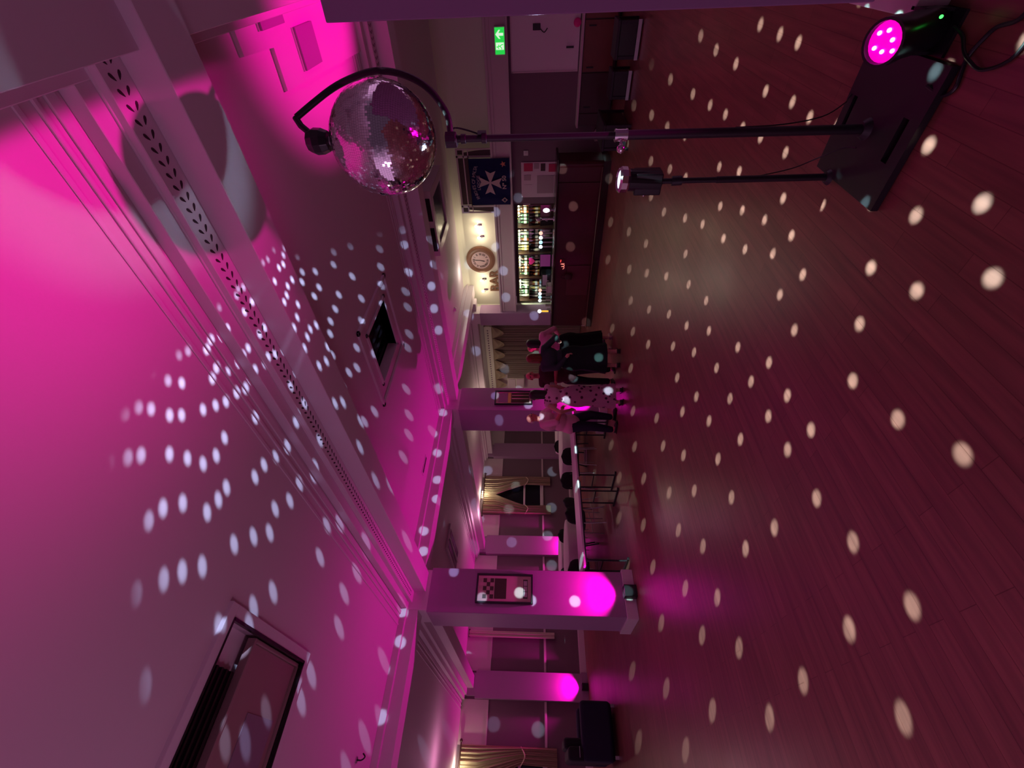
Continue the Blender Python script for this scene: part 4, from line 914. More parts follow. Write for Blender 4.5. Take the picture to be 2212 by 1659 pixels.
pint(9.80, 6.75, 'empty glass on the bar, third right of the lit tower'); pint(9.78, 6.90, 'empty glass on the bar, second right of the lit tower'); pint(9.74, 7.05, 'empty glass on the bar, right beside the lit tower')
t, hx, hy, h = px_box('card_box', 'small pale box on the bar right of the empty glasses', 'box', (9.72, 6.45, 1.10), (9.92, 6.65, 1.22), 'paperwhite', bevel=0.004); obj('lid', boxes(((-hx-0.004, -hy-0.004, h-0.01), (hx+0.004, hy+0.004, h+0.01))), 'greyprint', t)
t, hx, hy, h = px_box('coffee_machine', 'black machine with steel front behind the counter, under the shelves', 'coffee machine', (10.80, 6.75, 0.98), (11.05, 7.15, 1.34), 'blackp', bevel=0.01); obj('front_panel', boxes(((-hx-0.01, -hy+0.03, 0.20), (-hx, hy-0.03, h-0.03))), 'steel', t); obj('spout', boxes(((-hx-0.04, -0.02, 0.14), (-hx, 0.02, 0.20))), 'chrome', t)
# small things on the front of the bar
t = thing('glow_squiggle', 'small glowing red and pink squiggle on the bar front', 'ornament', (9.45, 5.60, 0.86)); bm = bm_new(); 
tube(bm, smooth_path([(-0.01, 0.17, 0.0), (-0.01, 0.15, -0.03), (-0.01, 0.11, -0.03), (-0.01, 0.10, 0.03), (-0.01, 0.09, -0.03), (-0.01, 0.05, -0.03), (-0.01, 0.03, 0.05), (-0.01, 0.02, -0.04)], 5), 0.007); obj('squiggle_tube', bm, mat('pink_squiggle_glow', (1, 0.5, 0.4), 0.3, emit=(1.0, 0.33, 0.25), estr=0.8), t)  # invented glowing tubes for a small unclear shape
bm = bm_new(); tube(bm, [(-0.01, -0.08, 0.05), (-0.01, -0.02, 0.055)], 0.009); obj('red_tube', bm, 'e_reddash', t); obj('backing', boxes(((-0.001, -0.10, -0.06), (0.012, 0.19, 0.08))), 'barwood', t)
t = thing('handbag', 'small dark bag hanging from the bar front left of the glowing squiggle', 'bag', (9.38, 5.95, 0.62)); bm = bm_new(); lathe(bm, [(0.06, 0), (0.08, 0.03), (0.075, 0.14), (0.05, 0.17)], n=14, sx=0.5); obj('bag_body', bm, 'c_maroon', t, smooth=True); bm = bm_new(); tube(bm, smooth_path([(0, -0.05, 0.16), (0.0, -0.02, 0.26), (0, 0.02, 0.26), (0, 0.05, 0.16)], 5), 0.006); obj('strap', bm, 'c_black', t)
# notice board
t = thing('notice_board', 'pinned board of pink and grey notices right of the back bar', 'notice board', (10.345, 4.00, 1.43)); obj('board', boxes(((0, -0.39, -0.43), (0.012, 0.39, 0.42))), 'paperwhite', t)
for (y0, y1, z0, z1, m_) in ((-0.37, -0.20, 0.16, 0.36, 'red'), (-0.37, -0.25, 0.02, 0.13, 'greyprint'), (-0.36, -0.20, -0.12, -0.02, 'darkwood'), (-0.35, -0.18, -0.38, -0.20, 'red'), (-0.12, 0.0, 0.20, 0.36, 'greyprint'), (-0.10, 0.30, -0.32, 0.06, 'greyprint'), (0.10, 0.32, 0.18, 0.34, 'paperwhite'), (0.30, 0.36, -0.40, -0.36, 'darkwood')):
    obj('notice', boxes(((-0.006, y0, z0), (0.0, y1, z1))), m_, t)
t, hx, hy, h = px_box('wall_cupboard', 'dark shelf unit with pale boxes between notice board and back bar', 'shelf', (10.52, 4.58, 1.10), (10.78, 4.66, 2.05), 'darkwood'); obj('pale_box', boxes(((-0.14, -0.03, 0.55), (-0.11, 0.03, 0.72))), 'greyprint', t)
# wall switch
t = thing('light_switch', 'small white switch plate on the dark wall right of the notice board', 'switch', (10.355, 3.42, 1.74)); obj('plate', boxes(((-0.01, -0.05, -0.05), (0.005, 0.05, 0.05))), 'signwhite', t, bevel=0.003); obj('rocker', boxes(((-0.016, -0.015, -0.02), (-0.008, 0.015, 0.02))), 'paperwhite', t)
t = thing('pedal_bin', 'pale slim bin standing by the wall right of the bar end', 'bin', (10.20, 3.05, 0)); bm = bm_new(); lathe(bm, [(0.10, 0), (0.11, 0.01), (0.11, 0.26)], n=20); obj('bin_body', bm, 'pale', t, smooth=True); bm = bm_new(); lathe(bm, [(0.115, 0.26), (0.115, 0.28), (0.06, 0.31)], n=20); obj('lid', bm, 'pale', t, smooth=True)
# clock
t = thing('wall_clock', 'big round wall clock with brown wooden rim and Roman numerals', 'clock', (10.80, 6.28, 3.02)); 
bm = bm_new(); vs = lathe(bm, [(0.25, -0.028), (0.25, 0.03), (0.30, 0.055), (0.36, 0.05), (0.395, 0.02), (0.395, -0.028)], n=48, rot=(0, -pi/2, 0)); obj('rim', bm, mat('clock_rim_wood', (0.20, 0.085, 0.05), 0.4), t, smooth=True)
bm = bm_new(); lathe(bm, [(0.0, 0.032), (0.255, 0.032), (0.255, 0.036), (0.0, 0.038)], n=48, rot=(0, -pi/2, 0)); obj('dial', bm, mat('clock_dial', (0.62, 0.42, 0.42), 0.5), t)
bm = bm_new(); RN = ['XII', 'I', 'II', 'III', 'IIII', 'V', 'VI', 'VII', 'VIII', 'IX', 'X', 'XI']
for i in range(12):
    a = 2*pi*i/12; up_ = Vector((0, -sin(a), cos(a))); rt_ = Vector((0, -cos(a), -sin(a)))
    text_bm(bm, RN[i], Vector((-0.040, 0, 0))+up_*0.185, rt_, up_, 0.085, 0.001, bold=0.002)
obj('numerals', bm, 'darkwood', t)
bm = bm_new()
for ang, ln, wd in ((R(4), 0.18, 0.010), (R(184+9), 0.13, 0.014)):
    d_ = Vector((0, -sin(ang), cos(ang))); s_ = Vector((0, -cos(ang), -sin(ang))); poly_prism(bm, [Vector((-0.046, 0, 0))-d_*0.03+s_*wd*0.6, Vector((-0.046, 0, 0))+d_*ln*0.7+s_*wd, Vector((-0.046, 0, 0))+d_*ln, Vector((-0.046, 0, 0))+d_*ln*0.7-s_*wd, Vector((-0.046, 0, 0))-d_*0.03-s_*wd*0.6], (-0.003, 0, 0))
obj('hands', bm, 'black', t)
# BAR letters, standing on the fascia
y = 7.19
for ch, yy in (('B', 7.19), ('A', 6.95), ('R', 6.72)):
    bm = bm_new(); text_bm(bm, ch, Vector((10.78, yy, 2.66)), (0, -1, 0), (0, 0, 1), 0.40, 0.015, bold=0.006)
    o = obj('sign_letter', bm, mat('bronze_letter', (0.26, 0.14, 0.08), 0.4, 0.3), None); tag(o, 'bronze letter %s of the word BAR standing on the ledge' % ch, 'letter', 'letters BAR above the bar')
# wall lamps on the cream panel
def wall_lamp(y, z, label, both):
    t = thing('wall_lamp', label, 'wall lamp', (10.82, y, z), 0, 'lit wall lamps on the cream panel')
    obj('backplate', boxes(((0.0, -0.03, -0.09), (0.012, 0.03, 0.03))), 'chrome', t, bevel=0.003)
    bm = bm_new(); tube(bm, smooth_path([(0.0, 0, -0.03), (-0.05, 0, -0.05), (-0.09, 0, -0.02), (-0.09, 0, 0.02)], 4), 0.008); obj('arm', bm, 'chrome', t)
    bm = bm_new(); sph(bm, (-0.09, 0, 0.05), (0.032, 0.032, 0.04), 8); obj('bulb', bm, 'e_warm', t, smooth=True)
wall_lamp(5.28, 3.00, 'lit wall lamp, first from the right on the cream panel', 1); wall_lamp(5.60, 2.96, 'lit wall lamp, second from the right, just right of the clock', 1)
wall_lamp(6.90, 3.00, 'lit wall lamp just left of the clock, above the BAR letters', 1); wall_lamp(7.26, 2.98, 'lit wall lamp, leftmost on the cream panel', 1)
# banner and its carved surround
t = thing('carved_surround', 'pale lattice arch with dark panels standing on the ledge behind the banner', 'ornamental arch', (10.33, 4.02, 2.52))
obj('top_rail', boxes(((0, -0.70, 0.74), (0.03, 0.70, 0.78)), ((0, -0.70, 0.60), (0.03, 0.70, 0.625)), ((0, -0.70, 0.50), (0.03, 0.70, 0.52))), 'pale', t)
obj('dark_panel', boxes(((0.01, -0.52, 0.625), (0.03, 0.52, 0.74)), ((0.01, -0.70, 0.625), (0.03, -0.60, 0.74)), ((0.01, 0.60, 0.625), (0.03, 0.70, 0.74)), ((0.012, -0.52, 0.52), (0.03, 0.52, 0.60))), 'darkwood', t)
for s_ in (-1, 1):
    obj('upright', boxes(((0, s_*0.56-0.02, 0), (0.03, s_*0.56+0.02, 0.78)), ((0, s_*0.71-0.015, 0), (0.03, s_*0.71+0.015, 0.78))), 'pale', t)
    bm = bm_new(); pts = [(0.012, s_*0.58, 0.0), (0.012, s_*0.69, 0.0)]+[(0.012, s_*(0.69-0.05*(k/5)**2), 0.0+0.6*k/5) for k in range(1, 6)]+[(0.012, s_*0.58, 0.6)]; poly_prism(bm, pts, (0.015, 0, 0)); obj('side_panel', bm, 'darkwood', t)
t = thing('lodge_banner', 'dark blue lodge banner with a pale Maltese cross hanging over the ledge', 'banner', (10.262, 4.00, 2.56))
bm = bm_new(); nu, nv = 24, 18; g = []
for j in range(nv+1):
    g.append([bm.verts.new((0.006*sin(i*0.9+j*0.15), 0.52-1.04*i/nu, 0.46-0.91*j/nv)) for i in range(nu+1)])
for j in range(nv):
    for i in range(nu): bm.faces.new((g[j][i], g[j][i+1], g[j+1][i+1], g[j+1][i]))
bmesh.ops.solidify(bm, geom=bm.faces[:], thickness=0.005); obj('cloth', bm, 'banner', t, smooth=True)
bm = bm_new(); X = -0.016; cz = 0.0
for k in range(4):
    a = k*pi/2+0.06
    def P2(r_, th): return (X, -r_*sin(th+a), cz+r_*cos(th+a))
    poly_prism(bm, [P2(0.025, -pi/4), P2(0.29, -0.42), P2(0.21, 0), P2(0.29, 0.42), P2(0.025, pi/4), (X, 0, cz)], (-0.003, 0, 0))
obj('maltese_cross', bm, 'bannerart', t)
bm = bm_new(); s_ = 'KNIGHTS OF MALTA'; Rr = 0.78
for i, c in enumerate(s_):
    if c == ' ': continue
    th = (i-(len(s_)-1)/2)*0.060; up_ = Vector((0, -sin(th), cos(th))); rt_ = Vector((0, -cos(th), -sin(th)))
    text_bm(bm, c, Vector((-0.016, 0, -0.40))+up_*Rr, rt_, up_, 0.105, 0.001, bold=0.002)
text_bm(bm, 'LODGE', Vector((-0.016, 0, 0.265)), (0, -1, 0), (0, 0, 1), 0.10, 0.001, bold=0.002)
obj('arched_lettering', bm, 'bannertxt', t)
bm = bm_new(); text_bm(bm, 'Nº 50', Vector((-0.016, 0.0, -0.325)), (0, -1, 0), (0, 0, 1), 0.125, 0.001, bold=0.003); obj('number_lettering', bm, 'bannerart', t)
bm = bm_new(); pts = []
for k in range(10):
    a = k*pi/5; rr = 0.07 if k % 2 == 0 else 0.03; pts.append((-0.016, -0.40-rr*sin(a), -0.31+rr*cos(a)))
poly_prism(bm, pts, (-0.003, 0, 0)); obj('star', bm, 'bannerred', t)
bm = bm_new()
for s1 in (-1, 1):
    poly_prism(bm, [(-0.016, 0.40, -0.24), (-0.016, 0.40+s1*0.065, -0.32), (-0.016, 0.40+s1*0.045, -0.335), (-0.016, 0.40, -0.275)], (-0.003, 0, 0)); poly_prism(bm, [(-0.016, 0.40, -0.385), (-0.016, 0.40+s1*0.06, -0.315), (-0.016, 0.40+s1*0.045, -0.30), (-0.016, 0.40, -0.355)], (-0.003, 0, 0))
obj('square_and_compass', bm, 'bannerart', t)
bm = bm_new(); cyl(bm, (0.004, -0.54, 0.47), (0.004, 0.54, 0.47), 0.010); obj('hanging_rod', bm, 'darkwood', t)
# exit sign
t = thing('exit_sign', 'glowing green emergency exit sign with running man and arrow', 'exit sign', (10.24, 1.425, 2.205)); obj('casing', boxes(((-0.02, -0.215, -0.10), (0.05, 0.215, 0.10))), 'signwhite', t, bevel=0.004)
obj('face', boxes(((-0.026, -0.20, -0.088), (-0.02, 0.20, 0.088))), 'e_green', t)
bm = bm_new(); poly_prism(bm, [(-0.027, -0.10, 0.075), (-0.027, -0.165, 0.015), (-0.027, -0.165, -0.015), (-0.027, -0.12, 0.02), (-0.027, -0.12, -0.07), (-0.027, -0.08, -0.07), (-0.027, -0.08, 0.02), (-0.027, -0.035, -0.015), (-0.027, -0.035, 0.015)], (-0.003, 0, 0)); obj('arrow', bm, 'e_white', t)
obj('doorway_symbol', boxes(((-0.029, 0.02, -0.075), (-0.026, 0.13, 0.075))), 'e_white', t)
bm = bm_new(); sph(bm, (-0.031, 0.085, 0.052), (0.003, 0.011, 0.011), 6)
for a, b in (((0.085, 0.038), (0.075, 0.0)), ((0.085, 0.035), (0.115, 0.02)), ((0.085, 0.03), (0.05, 0.015)), ((0.075, 0.0), (0.10, -0.03)), ((0.10, -0.03), (0.125, -0.035)), ((0.075, 0.0), (0.055, -0.03)), ((0.055, -0.03), (0.05, -0.065))): cyl(bm, (-0.031, a[0], a[1]), (-0.031, b[0], b[1]), 0.007, n=6)
obj('running_man', bm, 'e_green', t)
# serving hatch with counter and cupboards at the right
t = thing('serving_hatch', 'white closed serving shutter in the dark wall under the exit sign', 'shutter', (10.33, 1.20, 0.72)); obj('shutter', boxes(((0.0, -0.75, 0.0), (0.025, 0.74, 1.28))), 'white', t, bevel=0.004)
obj('handle', boxes(((-0.015, 0.35, 0.10), (0.0, 0.38, 0.24))), 'black', t); obj('edge_trim', boxes(((-0.008, 0.725, 0.0), (0.0, 0.75, 1.28)), ((-0.008, -0.75, 1.265), (0.0, 0.75, 1.29))), 'pale', t)
t = thing('serving_counter', 'pale-edged worktop over wooden cupboard doors beneath the white shutter', 'counter', (10.16, 2.05, 0)); obj('worktop', boxes(((-0.10, -1.65, 0.665), (0.19, 0.82, 0.70))), 'pale', t, bevel=0.004)
obj('carcass', boxes(((-0.05, -1.62, 0.06), (0.19, 0.79, 0.665))), 'darkwood', t); obj('door', boxes(((-0.07, -1.60, 0.09), (-0.05, -0.92, 0.65))), 'wood', t, bevel=0.004); obj('door', boxes(((-0.07, -0.90, 0.09), (-0.05, -0.13, 0.65))), 'wood', t, bevel=0.004)
obj('door', boxes(((-0.07, -0.11, 0.09), (-0.05, 0.55, 0.65))), 'darkwood', t, bevel=0.004); obj('door', boxes(((-0.07, 0.57, 0.09), (-0.05, 0.77, 0.65))), 'darkwood', t, bevel=0.004)
for y in (-0.20, -0.82, 0.46): obj('handle', boxes(((-0.085, y-0.01, 0.45), (-0.07, y+0.01, 0.58))), 'black', t)
t = thing('wall_socket', 'black fitting with cord beside a pink item on the white shutter', 'fitting', (10.31, 1.25, 1.52)); obj('casing', boxes(((0, -0.05, -0.07), (0.02, 0.05, 0.07))), 'black', t, bevel=0.006); bm = bm_new(); tube(bm, smooth_path([(0, 0.03, -0.07), (-0.01, 0.08, -0.14), (-0.01, 0.02, -0.2)], 4), 0.008); obj('cord', bm, 'black', t)
bm = bm_new(); sph(bm, (0, 0, 0), (0.03, 0.07, 0.07), 8); o = obj('pink_bag', bm, 'heart', None, smooth=True, loc=(10.26, 1.20, 0.78)); tag(o, 'small pink bag lying at the foot of the white shutter', 'bag')
def low_block(x, y, w, d, h, label, strip=True):
    t = thing('low_table', label, 'low table', (x, y, 0), 0, 'dark low tables before the serving counter'); obj('tabletop', boxes(((-d, -w, h-0.05), (d, w, h))), 'black', t, bevel=0.01); obj('cabinet', boxes(((-d+0.03, -w+0.03, 0.05), (d-0.03, w-0.03, h-0.05))), 'vent', t)
    for sx in (-1, 1):
        for sy in (-1, 1): obj('leg', boxes(((sx*(d-0.03)-0.02, sy*(w-0.03)-0.02, 0), (sx*(d-0.03)+0.02, sy*(w-0.03)+0.02, h-0.05))), 'black', t)
    if strip: obj('foot_strip', boxes(((-d-0.008, -w, 0.02), (-d+0.005, w, 0.07))), 'steel', t)
low_block(8.35, 1.18, 0.24, 0.22, 0.36, 'dark low table with a steel strip, the one nearer the right edge'); low_block(8.60, 1.80, 0.20, 0.20, 0.33, 'dark low table with a steel strip, the left one of the pair'); low_block(8.35, 2.42, 0.20, 0.45, 0.45, 'long dark low bench beside the two low tables', False)
# ------------------------------------------------------------------ people (one continuous body each, clothes and hair as children)
def capsule(bm, p, r1, q, r2, n=14):
    p = Vector(p); q = Vector(q); d = q-p; L = max(d.length, 1e-4); rot = d.to_track_quat('Z', 'Y').to_matrix(); prof = []
    for k in range(5): a = -pi/2+k*pi/8; prof.append((r1*cos(a), r1*sin(a)))
    for k in range(5): a = k*pi/8; prof.append((r2*cos(a), L+r2*sin(a)))
    rings = [[bm.verts.new(p+rot@Vector((max(r, 1e-4)*cos(2*pi*i/n), max(r, 1e-4)*sin(2*pi*i/n), z))) for i in range(n)] for r, z in prof]
    for a, b in zip(rings, rings[1:]):
        for i in range(n): bm.faces.new((a[i], a[(i+1) % n], b[(i+1) % n], b[i]))
    bm.faces.new(rings[0][::-1]); bm.faces.new(rings[-1])
def fuse(name, build, material, parent, voxel=0.012, smooth_it=4):
    """union of overlapping volumes as one continuous skin"""
    bm = bm_new(); build(bm); bmesh.ops.recalc_face_normals(bm, faces=bm.faces); me = bpy.data.meshes.new(name); bm.to_mesh(me); bm.free()
    o = bpy.data.objects.new(name, me); COL.objects.link(o)
    rm = o.modifiers.new('r', 'REMESH'); rm.mode = 'VOXEL'; rm.voxel_size = voxel; sm = o.modifiers.new('s', 'SMOOTH'); sm.iterations = smooth_it; sm.factor = 0.5
    dg = bpy.context.evaluated_depsgraph_get(); me2 = bpy.data.meshes.new_from_object(o.evaluated_get(dg)); me2.name = name
    o.modifiers.clear(); o.data = me2; bpy.data.meshes.remove(me)
    me2.materials.clear(); me2.materials.append(M[material] if isinstance(material, str) else material); me2.polygons.foreach_set('use_smooth', [True]*len(me2.polygons)); o.parent = parent
    return o
def hand(bm, wrist, elbow, curl=0.6, side=1, thumb_up=Vector((0, 1, 0))):
    w = Vector(wrist); d = (w-Vector(elbow)).normalized(); th = thumb_up-d*thumb_up.dot(d); th.normalize(); n = d.cross(th)*side
    palm = w+d*0.045; capsule(bm, w, 0.026, palm, 0.034)
    for k, (off, ln) in enumerate(((0.028, 0.036), (0.010, 0.041), (-0.009, 0.038), (-0.027, 0.030))):
        b = w+d*0.075+th*off; a1 = curl*0.8; d1 = (d*cos(a1)+n*sin(a1)).normalized(); m1 = b+d1*ln; a2 = curl*1.9; d2 = (d*cos(a2)+n*sin(a2)).normalized(); capsule(bm, palm+th*off*0.7, 0.012, b, 0.010, 8); capsule(bm, b, 0.010, m1, 0.009, 8); capsule(bm, m1, 0.009, m1+d2*ln*0.8, 0.0075, 8)
    t1 = w+d*0.03+th*0.030; t2 = t1+(th*0.8+d*0.7+n*0.3).normalized()*0.040; capsule(bm, t1, 0.013, t2, 0.011, 8); capsule(bm, t2, 0.011, t2+(d+th*0.1+n*0.5).normalized()*0.028, 0.009, 8)
def joints(P):
    """P: pose dictionary; the figure faces local +y"""
    s = P.get('s', 1.0); lean = Vector((P.get('lean_x', 0), P.get('lean_y', 0), 0)); hip = Vector((0, P.get('hip_y', 0), 0.93))*s
    J = dict(hip=hip); up = (Vector((0, 0, 1))+lean).normalized()
    J['waist'] = hip+up*0.14*s; J['chest'] = hip+up*0.38*s; J['neck'] = hip+up*0.56*s+lean*0.05; J['head'] = J['neck']+(Vector((P.get('hx', 0), P.get('hy', 0.02), 0.145)))*s
    sh = P.get('shoulder', 0.175)*s; nk = J['neck']
    for sd, k in ((-1, 'r'), (1, 'l')):
        J['sh_'+k] = nk+Vector((-sd*-1*sh*(1 if sd == 1 else 1)*(1), 0, -0.075*s)) if False else nk+Vector((sd*sh, 0, -0.075*s))
        a = Vector(P.get('hand_'+k, (sd*0.25, 0.05, 0.80)))*s; S0 = J['sh_'+k]; L1, L2 = 0.29*s, 0.25*s; D_ = a-S0; dist = min(D_.length, (L1+L2)*0.995); dn = D_.normalized(); a = S0+dn*dist
        x_ = (L1*L1-L2*L2+dist*dist)/(2*dist); h_ = sqrt(max(L1*L1-x_*x_, 1e-6)); hint = Vector(P.get('elb_'+k, (sd*0.5, -0.8, -0.3))); pr = hint-dn*hint.dot(dn); pr.normalize()
        J['el_'+k] = S0+dn*x_+pr*h_; J['wr_'+k] = a
        J['hp_'+k] = hip+Vector((sd*0.09*s, 0, -0.04*s)); ft_ = Vector(P.get('foot_'+k, (sd*0.11, 0, 0)))*s; J['an_'+k] = ft_+Vector((0, 0, 0.085*s)); mid = (J['hp_'+k]+J['an_'+k])/2; J['kn_'+k] = mid+Vector((sd*0.01, P.get('knee_'+k, 0.03), 0.02))*s; J['to_'+k] = J['an_'+k]+Vector((sd*0.03*s, 0.15*s, -0.055*s))
    return J
def person(label, loc, rotz, P):
    t = thing('person', label, 'person', loc, rotz); J = joints(P); s = P.get('s', 1.0); b = P.get('build', 1.0); hd = J['head']; yaw = P.get('head_yaw', 0.0); hr = Matrix.Rotation(yaw, 3, 'Z')
    skin = P.get('skin', 'skin')
    def torso(bm, g=0.0, belly=P.get('belly', 0.0), low=0.0):
        def el(c, r): sph(bm, c, (r[0]*b+g, r[1]*b+g, r[2]+g*0.5), 10)
        el(J['hip']+Vector((0, -0.01, -0.02))*s, (0.165*s, 0.115*s, 0.13*s)); el(J['waist']+Vector((0, 0.01+belly*0.5, 0.02)), (0.135*s, 0.105*s+belly*0.6, 0.16*s)); el(J['chest']+Vector((0, 0.0, 0.0)), (0.165*s, 0.115*s, 0.18*s))
        for k in 'rl': capsule(bm, J['neck']-Vector((0, 0, 0.08*s)), 0.065*s+g, J['sh_'+k], 0.052*s+g)
    def body(bm):
        torso(bm); capsule(bm, J['neck']-Vector((0, 0, 0.05)), 0.060*s, hd+Vector((0, -0.01, -0.06)), 0.050*s)
        def hp(v): return hd+hr@(Vector(v)*s)
        sph(bm, hp((0, -0.010, 0.025)), (0.076*s, 0.092*s, 0.088*s), 12, rot=(0, 0, yaw)); sph(bm, hp((0, 0.018, -0.035)), (0.058*s, 0.068*s, 0.078*s), 12, rot=(0, 0, yaw))
        capsule(bm, hp((0, 0.082, 0.012)), 0.010*s, hp((0, 0.104, -0.020)), 0.014*s, 8)      # nose
        for e in (-1, 1): sph(bm, hp((e*0.076, -0.005, -0.01)), (0.010, 0.020, 0.032), 6); sph(bm, hp((e*0.030, 0.068, 0.034)), (0.024, 0.012, 0.008), 6)
        capsule(bm, hp((-0.018, 0.078, -0.052)), 0.009, hp((0.018, 0.078, -0.052)), 0.009, 6)
        for k, sd in (('r', -1), ('l', 1)):
            capsule(bm, J['sh_'+k], 0.052*s*b, J['el_'+k], 0.040*s*b); capsule(bm, J['el_'+k], 0.040*s*b, J['wr_'+k], 0.026*s); hand(bm, J['wr_'+k], J['el_'+k], P.get('curl', 0.7), sd)
            capsule(bm, J['hp_'+k], 0.088*s*b, J['kn_'+k], 0.058*s); capsule(bm, J['kn_'+k], 0.056*s, J['an_'+k]+Vector((0, 0, 0.02)), 0.038*s); sph(bm, J['kn_'+k]*0.68+J['an_'+k]*0.32+Vector((0, -0.018, 0)), (0.052*s, 0.056*s, 0.13*s), 8)
            capsule(bm, J['an_'+k]-Vector((0, 0.03, 0.03)), 0.036*s, J['to_'+k]+Vector((0, 0, 0.0)), 0.028*s)
    bd = fuse('body', body, skin, t, P.get('voxel', 0.0085), 3)
    for e in (-1, 1):
        bm = bm_new(); c = hd+hr@(Vector((e*0.030, 0.078, 0.018))*s); sph(bm, c, 0.010*s, 6); obj('eye', bm, 'black', t, smooth=True)
    bm = bm_new(); c = hr@(Vector((0, 0.086, -0.052))*s)+hd; sph(bm, c, (0.020, 0.006, 0.005), 6); obj('mouth', bm, mat('lips', (0.35, 0.05, 0.07), 0.5), t, smooth=True)
    # clothes
    if 'top' in P:
        def topb(bm):
            torso(bm, P.get('top_g', 0.014)); 
            for k in 'rl':
                if P.get('sleeve', 1) >= 1: capsule(bm, J['sh_'+k], 0.062*s*b, J['el_'+k], 0.054*s*b)
                if P.get('sleeve', 1) >= 2: capsule(bm, J['el_'+k], 0.054*s*b, J['wr_'+k]*0.9+J['el_'+k]*0.1, 0.040*s)
                if P.get('sleeve', 1) == 0: pass
            if P.get('hem'): capsule(bm, J['hip']+Vector((0, 0, 0.02)), 0.150*s*b, J['hip']-Vector((0, 0, P['hem'])), 0.150*s*b)
        fuse('top', topb, P['top'], t, 0.013, 3)
    if 'trousers' in P:
        def trb(bm):
            sph(bm, J['hip']+Vector((0, -0.01, -0.03))*s, (0.178*s*b, 0.132*s*b, 0.15*s), 10)
            for k in 'rl': capsule(bm, J['hp_'+k], 0.100*s*b, J['kn_'+k], 0.074*s*b); capsule(bm, J['kn_'+k], 0.074*s*b, J['an_'+k]+Vector((0, 0, 0.03)), 0.062*s)
        fuse('trousers', trb, P['trousers'], t, 0.013, 3)
    if 'skirt' in P:
        z1, w0, w1 = P.get('skirt_z', 0.30)*s, 0.150*s*b, P.get('skirt_w', 0.26)*s; bm = bm_new(); n = 56; rings = []; zt = J['waist'].z+0.03
        for j in range(15):
            u = j/14; z = zt+(z1-zt)*u; rr = w0*(1-u)+w1*u+0.045*sin(pi*min(1, u*2.2))*(1 if u < 0.45 else 0); cx = J['waist']*(1-u)+Vector((0, P.get('hip_y', 0)*0.5, 0))*u
            rings.append([bm.verts.new((cx.x+(rr+0.014*u*sin(i*2*pi/n*9))*cos(2*pi*i/n), cx.y+(rr+0.014*u*sin(i*2*pi/n*9))*0.74*sin(2*pi*i/n), z)) for i in range(n)])
        for A, B in zip(rings, rings[1:]):
            for i in range(n): bm.faces.new((A[i], A[(i+1) % n], B[(i+1) % n], B[i]))
        bmesh.ops.solidify(bm, geom=bm.faces[:], thickness=0.006); obj('skirt', bm, P['skirt'], t, smooth=True)
    for k in 'rl':
        bm = bm_new(); a = J['an_'+k]; capsule(bm, a-Vector((0, 0.035, 0.045)), 0.040*s, J['to_'+k]+Vector((0, 0.01, 0)), 0.031*s); vs = box(bm, (a.x-0.04, a.y-0.07, 0.0), (a.x+0.045, J['to_'+k].y+0.035, 0.018)); o = obj('shoe', bm, P.get('shoe', 'shoe'), t, smooth=True)
    # hair
    hc = P.get('hair')
    if hc:
        def hairb(bm):
            def hp(v): return hd+hr@(Vector(v)*s)
            st_ = P.get('hair_style', 'short')
            if st_ == 'short': sph(bm, hp((0, -0.022, 0.040)), (0.083*s, 0.092*s, 0.084*s), 12, rot=(0, 0, yaw)); sph(bm, hp((0, -0.05, -0.01)), (0.072*s, 0.055*s, 0.065*s), 10, rot=(0, 0, yaw))
            if st_ in ('bob', 'long'):
                sph(bm, hp((0, -0.020, 0.038)), (0.092*s, 0.102*s, 0.092*s), 12, rot=(0, 0, yaw)); L = 0.13 if st_ == 'bob' else 0.26
                capsule(bm, hp((0, -0.055, 0.02)), 0.078*s, hp((0, -0.060, -L)), 0.060*s)
                for e in (-1, 1): capsule(bm, hp((e*0.055, -0.02, 0.02)), 0.040*s, hp((e*0.066, -0.02, -L)), 0.030*s)
            if st_ == 'fringe': sph(bm, hp((0, -0.045, -0.005)), (0.082*s, 0.060*s, 0.050*s), 10, rot=(0, 0, yaw))
        fuse('hair', hairb, hc, t, 0.010, 2)
    return t, J
TO = lambda x, y, tx, ty: atan2(ty-y, tx-x)-pi/2
# the couple
person('person in a pink floral sleeveless long dress with dark long hair, seen from behind', (5.22, 5.72, 0), R(-35), dict(s=0.93, build=0.95, skin='skin', hair='hair_brown', hair_style='long', head_yaw=R(38), shoulder=0.165,
    hand_r=(-0.26, 0.10, 0.98), elb_r=(-0.6, -0.6, 0), hand_l=(0.05, 0.34, 1.10), elb_l=(0.6, -0.3, -0.6), top='c_floral', sleeve=0, top_g=0.008, skirt='c_floral', skirt_z=0.15, skirt_w=0.235, shoe='shoe'))
t5, J5 = person('person in loose pink shirt and dark jeans, white hair, leaning towards the floral dress', (5.27, 6.44, 0), TO(5.27, 6.44, 5.6, 5.2), dict(s=0.97, build=1.22, skin='skin2', hair='hair_grey', hair_style='fringe', lean_y=0.16, hip_y=-0.10, belly=0.04, hy=0.03,
    hand_r=(-0.08, 0.42, 1.20), elb_r=(-0.6, 0.0, -0.9), hand_l=(0.20, 0.36, 1.08), elb_l=(0.8, -0.5, -0.6), top='c_pink', sleeve=1, top_g=0.030, hem=0.07, trousers='c_jeans', foot_r=(-0.10, 0.0, 0), foot_l=(0.12, -0.14, 0), knee_r=0.09, knee_l=0.05))
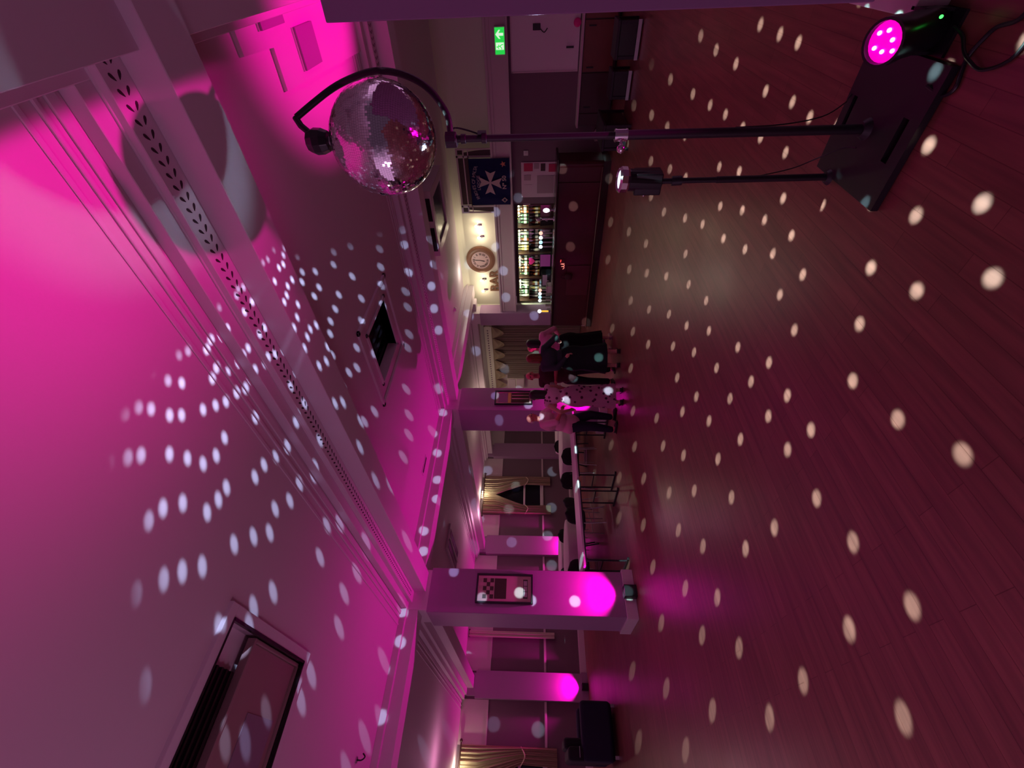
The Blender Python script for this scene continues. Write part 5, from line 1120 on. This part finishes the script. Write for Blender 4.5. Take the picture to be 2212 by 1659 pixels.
# dark green dress, red hair
person('person in a dark green long dress with auburn bob hair, seen from behind', (5.90, 5.45, 0), R(-48), dict(s=0.96, build=1.10, skin='skin', hair='hair_red', hair_style='bob', head_yaw=R(-8), shoulder=0.19,
    hand_l=(0.33, 0.22, 1.15), elb_l=(0.8, -0.6, -0.5), hand_r=(0.02, -0.20, 1.02), elb_r=(-0.9, -0.3, 0.0), top='c_green', sleeve=2, top_g=0.022, skirt='c_green', skirt_z=0.26, skirt_w=0.29, foot_l=(0.13, 0, 0), foot_r=(-0.13, 0, 0)))
# bald man between the dresses
t3, J3 = person('person with a bald ruddy head and dark maroon patterned shirt holding a glass', (6.12, 6.10, 0), R(120), dict(s=0.98, build=1.05, skin='skin2', head_yaw=R(20), lean_y=0.10,
    hand_r=(0.02, 0.34, 1.16), elb_r=(-0.8, -0.3, -0.7), hand_l=(0.27, 0.10, 0.88), top='c_maroon', sleeve=1, top_g=0.020, hem=0.06, trousers='c_black', foot_r=(-0.12, 0, 0), foot_l=(0.12, 0.03, 0)))
# two at the bar
person('person in a pink top and black skirt with long black hair, nearest the bar', (6.70, 5.80, 0), R(-62), dict(s=0.97, build=1.10, skin='skin', hair='hair_black', hair_style='long', head_yaw=R(25), shoulder=0.185,
    hand_r=(-0.14, 0.30, 1.12), elb_r=(-0.9, -0.4, -0.4), hand_l=(0.16, 0.32, 1.10), elb_l=(0.9, -0.4, -0.4), top='c_pink', sleeve=2, top_g=0.030, skirt='c_black', skirt_z=0.22, skirt_w=0.27, shoe='shoe2', foot_l=(0.13, 0.02, 0), foot_r=(-0.12, 0, 0)))
person('person with ruddy face and white top behind the black-haired one at the bar', (7.35, 6.50, 0), R(150), dict(s=0.97, build=1.0, skin='skin2', hair='hair_brown', hair_style='fringe', head_yaw=R(0),
    hand_r=(-0.12, 0.30, 1.05), hand_l=(0.14, 0.30, 1.05), top='c_white', sleeve=2, top_g=0.016, trousers='c_black'))
mw = Matrix.Rotation(R(120), 4, 'Z'); wpt = mw@(J3['wr_r']+(J3['wr_r']-J3['el_r']).normalized()*0.075)+Vector((6.12, 6.10, 0))
t = thing('wine_glass', 'stemmed glass held by the bald person in the dark maroon shirt', 'glass', wpt-Vector((0, 0, 0.09))); bm = bm_new(); lathe(bm, [(0.032, 0), (0.004, 0.006), (0.004, 0.09), (0.034, 0.12), (0.040, 0.16), (0.034, 0.20), (0.032, 0.20), (0.002, 0.10)], n=18); obj('bowl', bm, 'clear', t, smooth=True)
bm = bm_new(); lathe(bm, [(0.001, 0.105), (0.030, 0.12), (0.036, 0.15), (0.0, 0.15)], n=16); obj('drink', bm, 'amber', t)
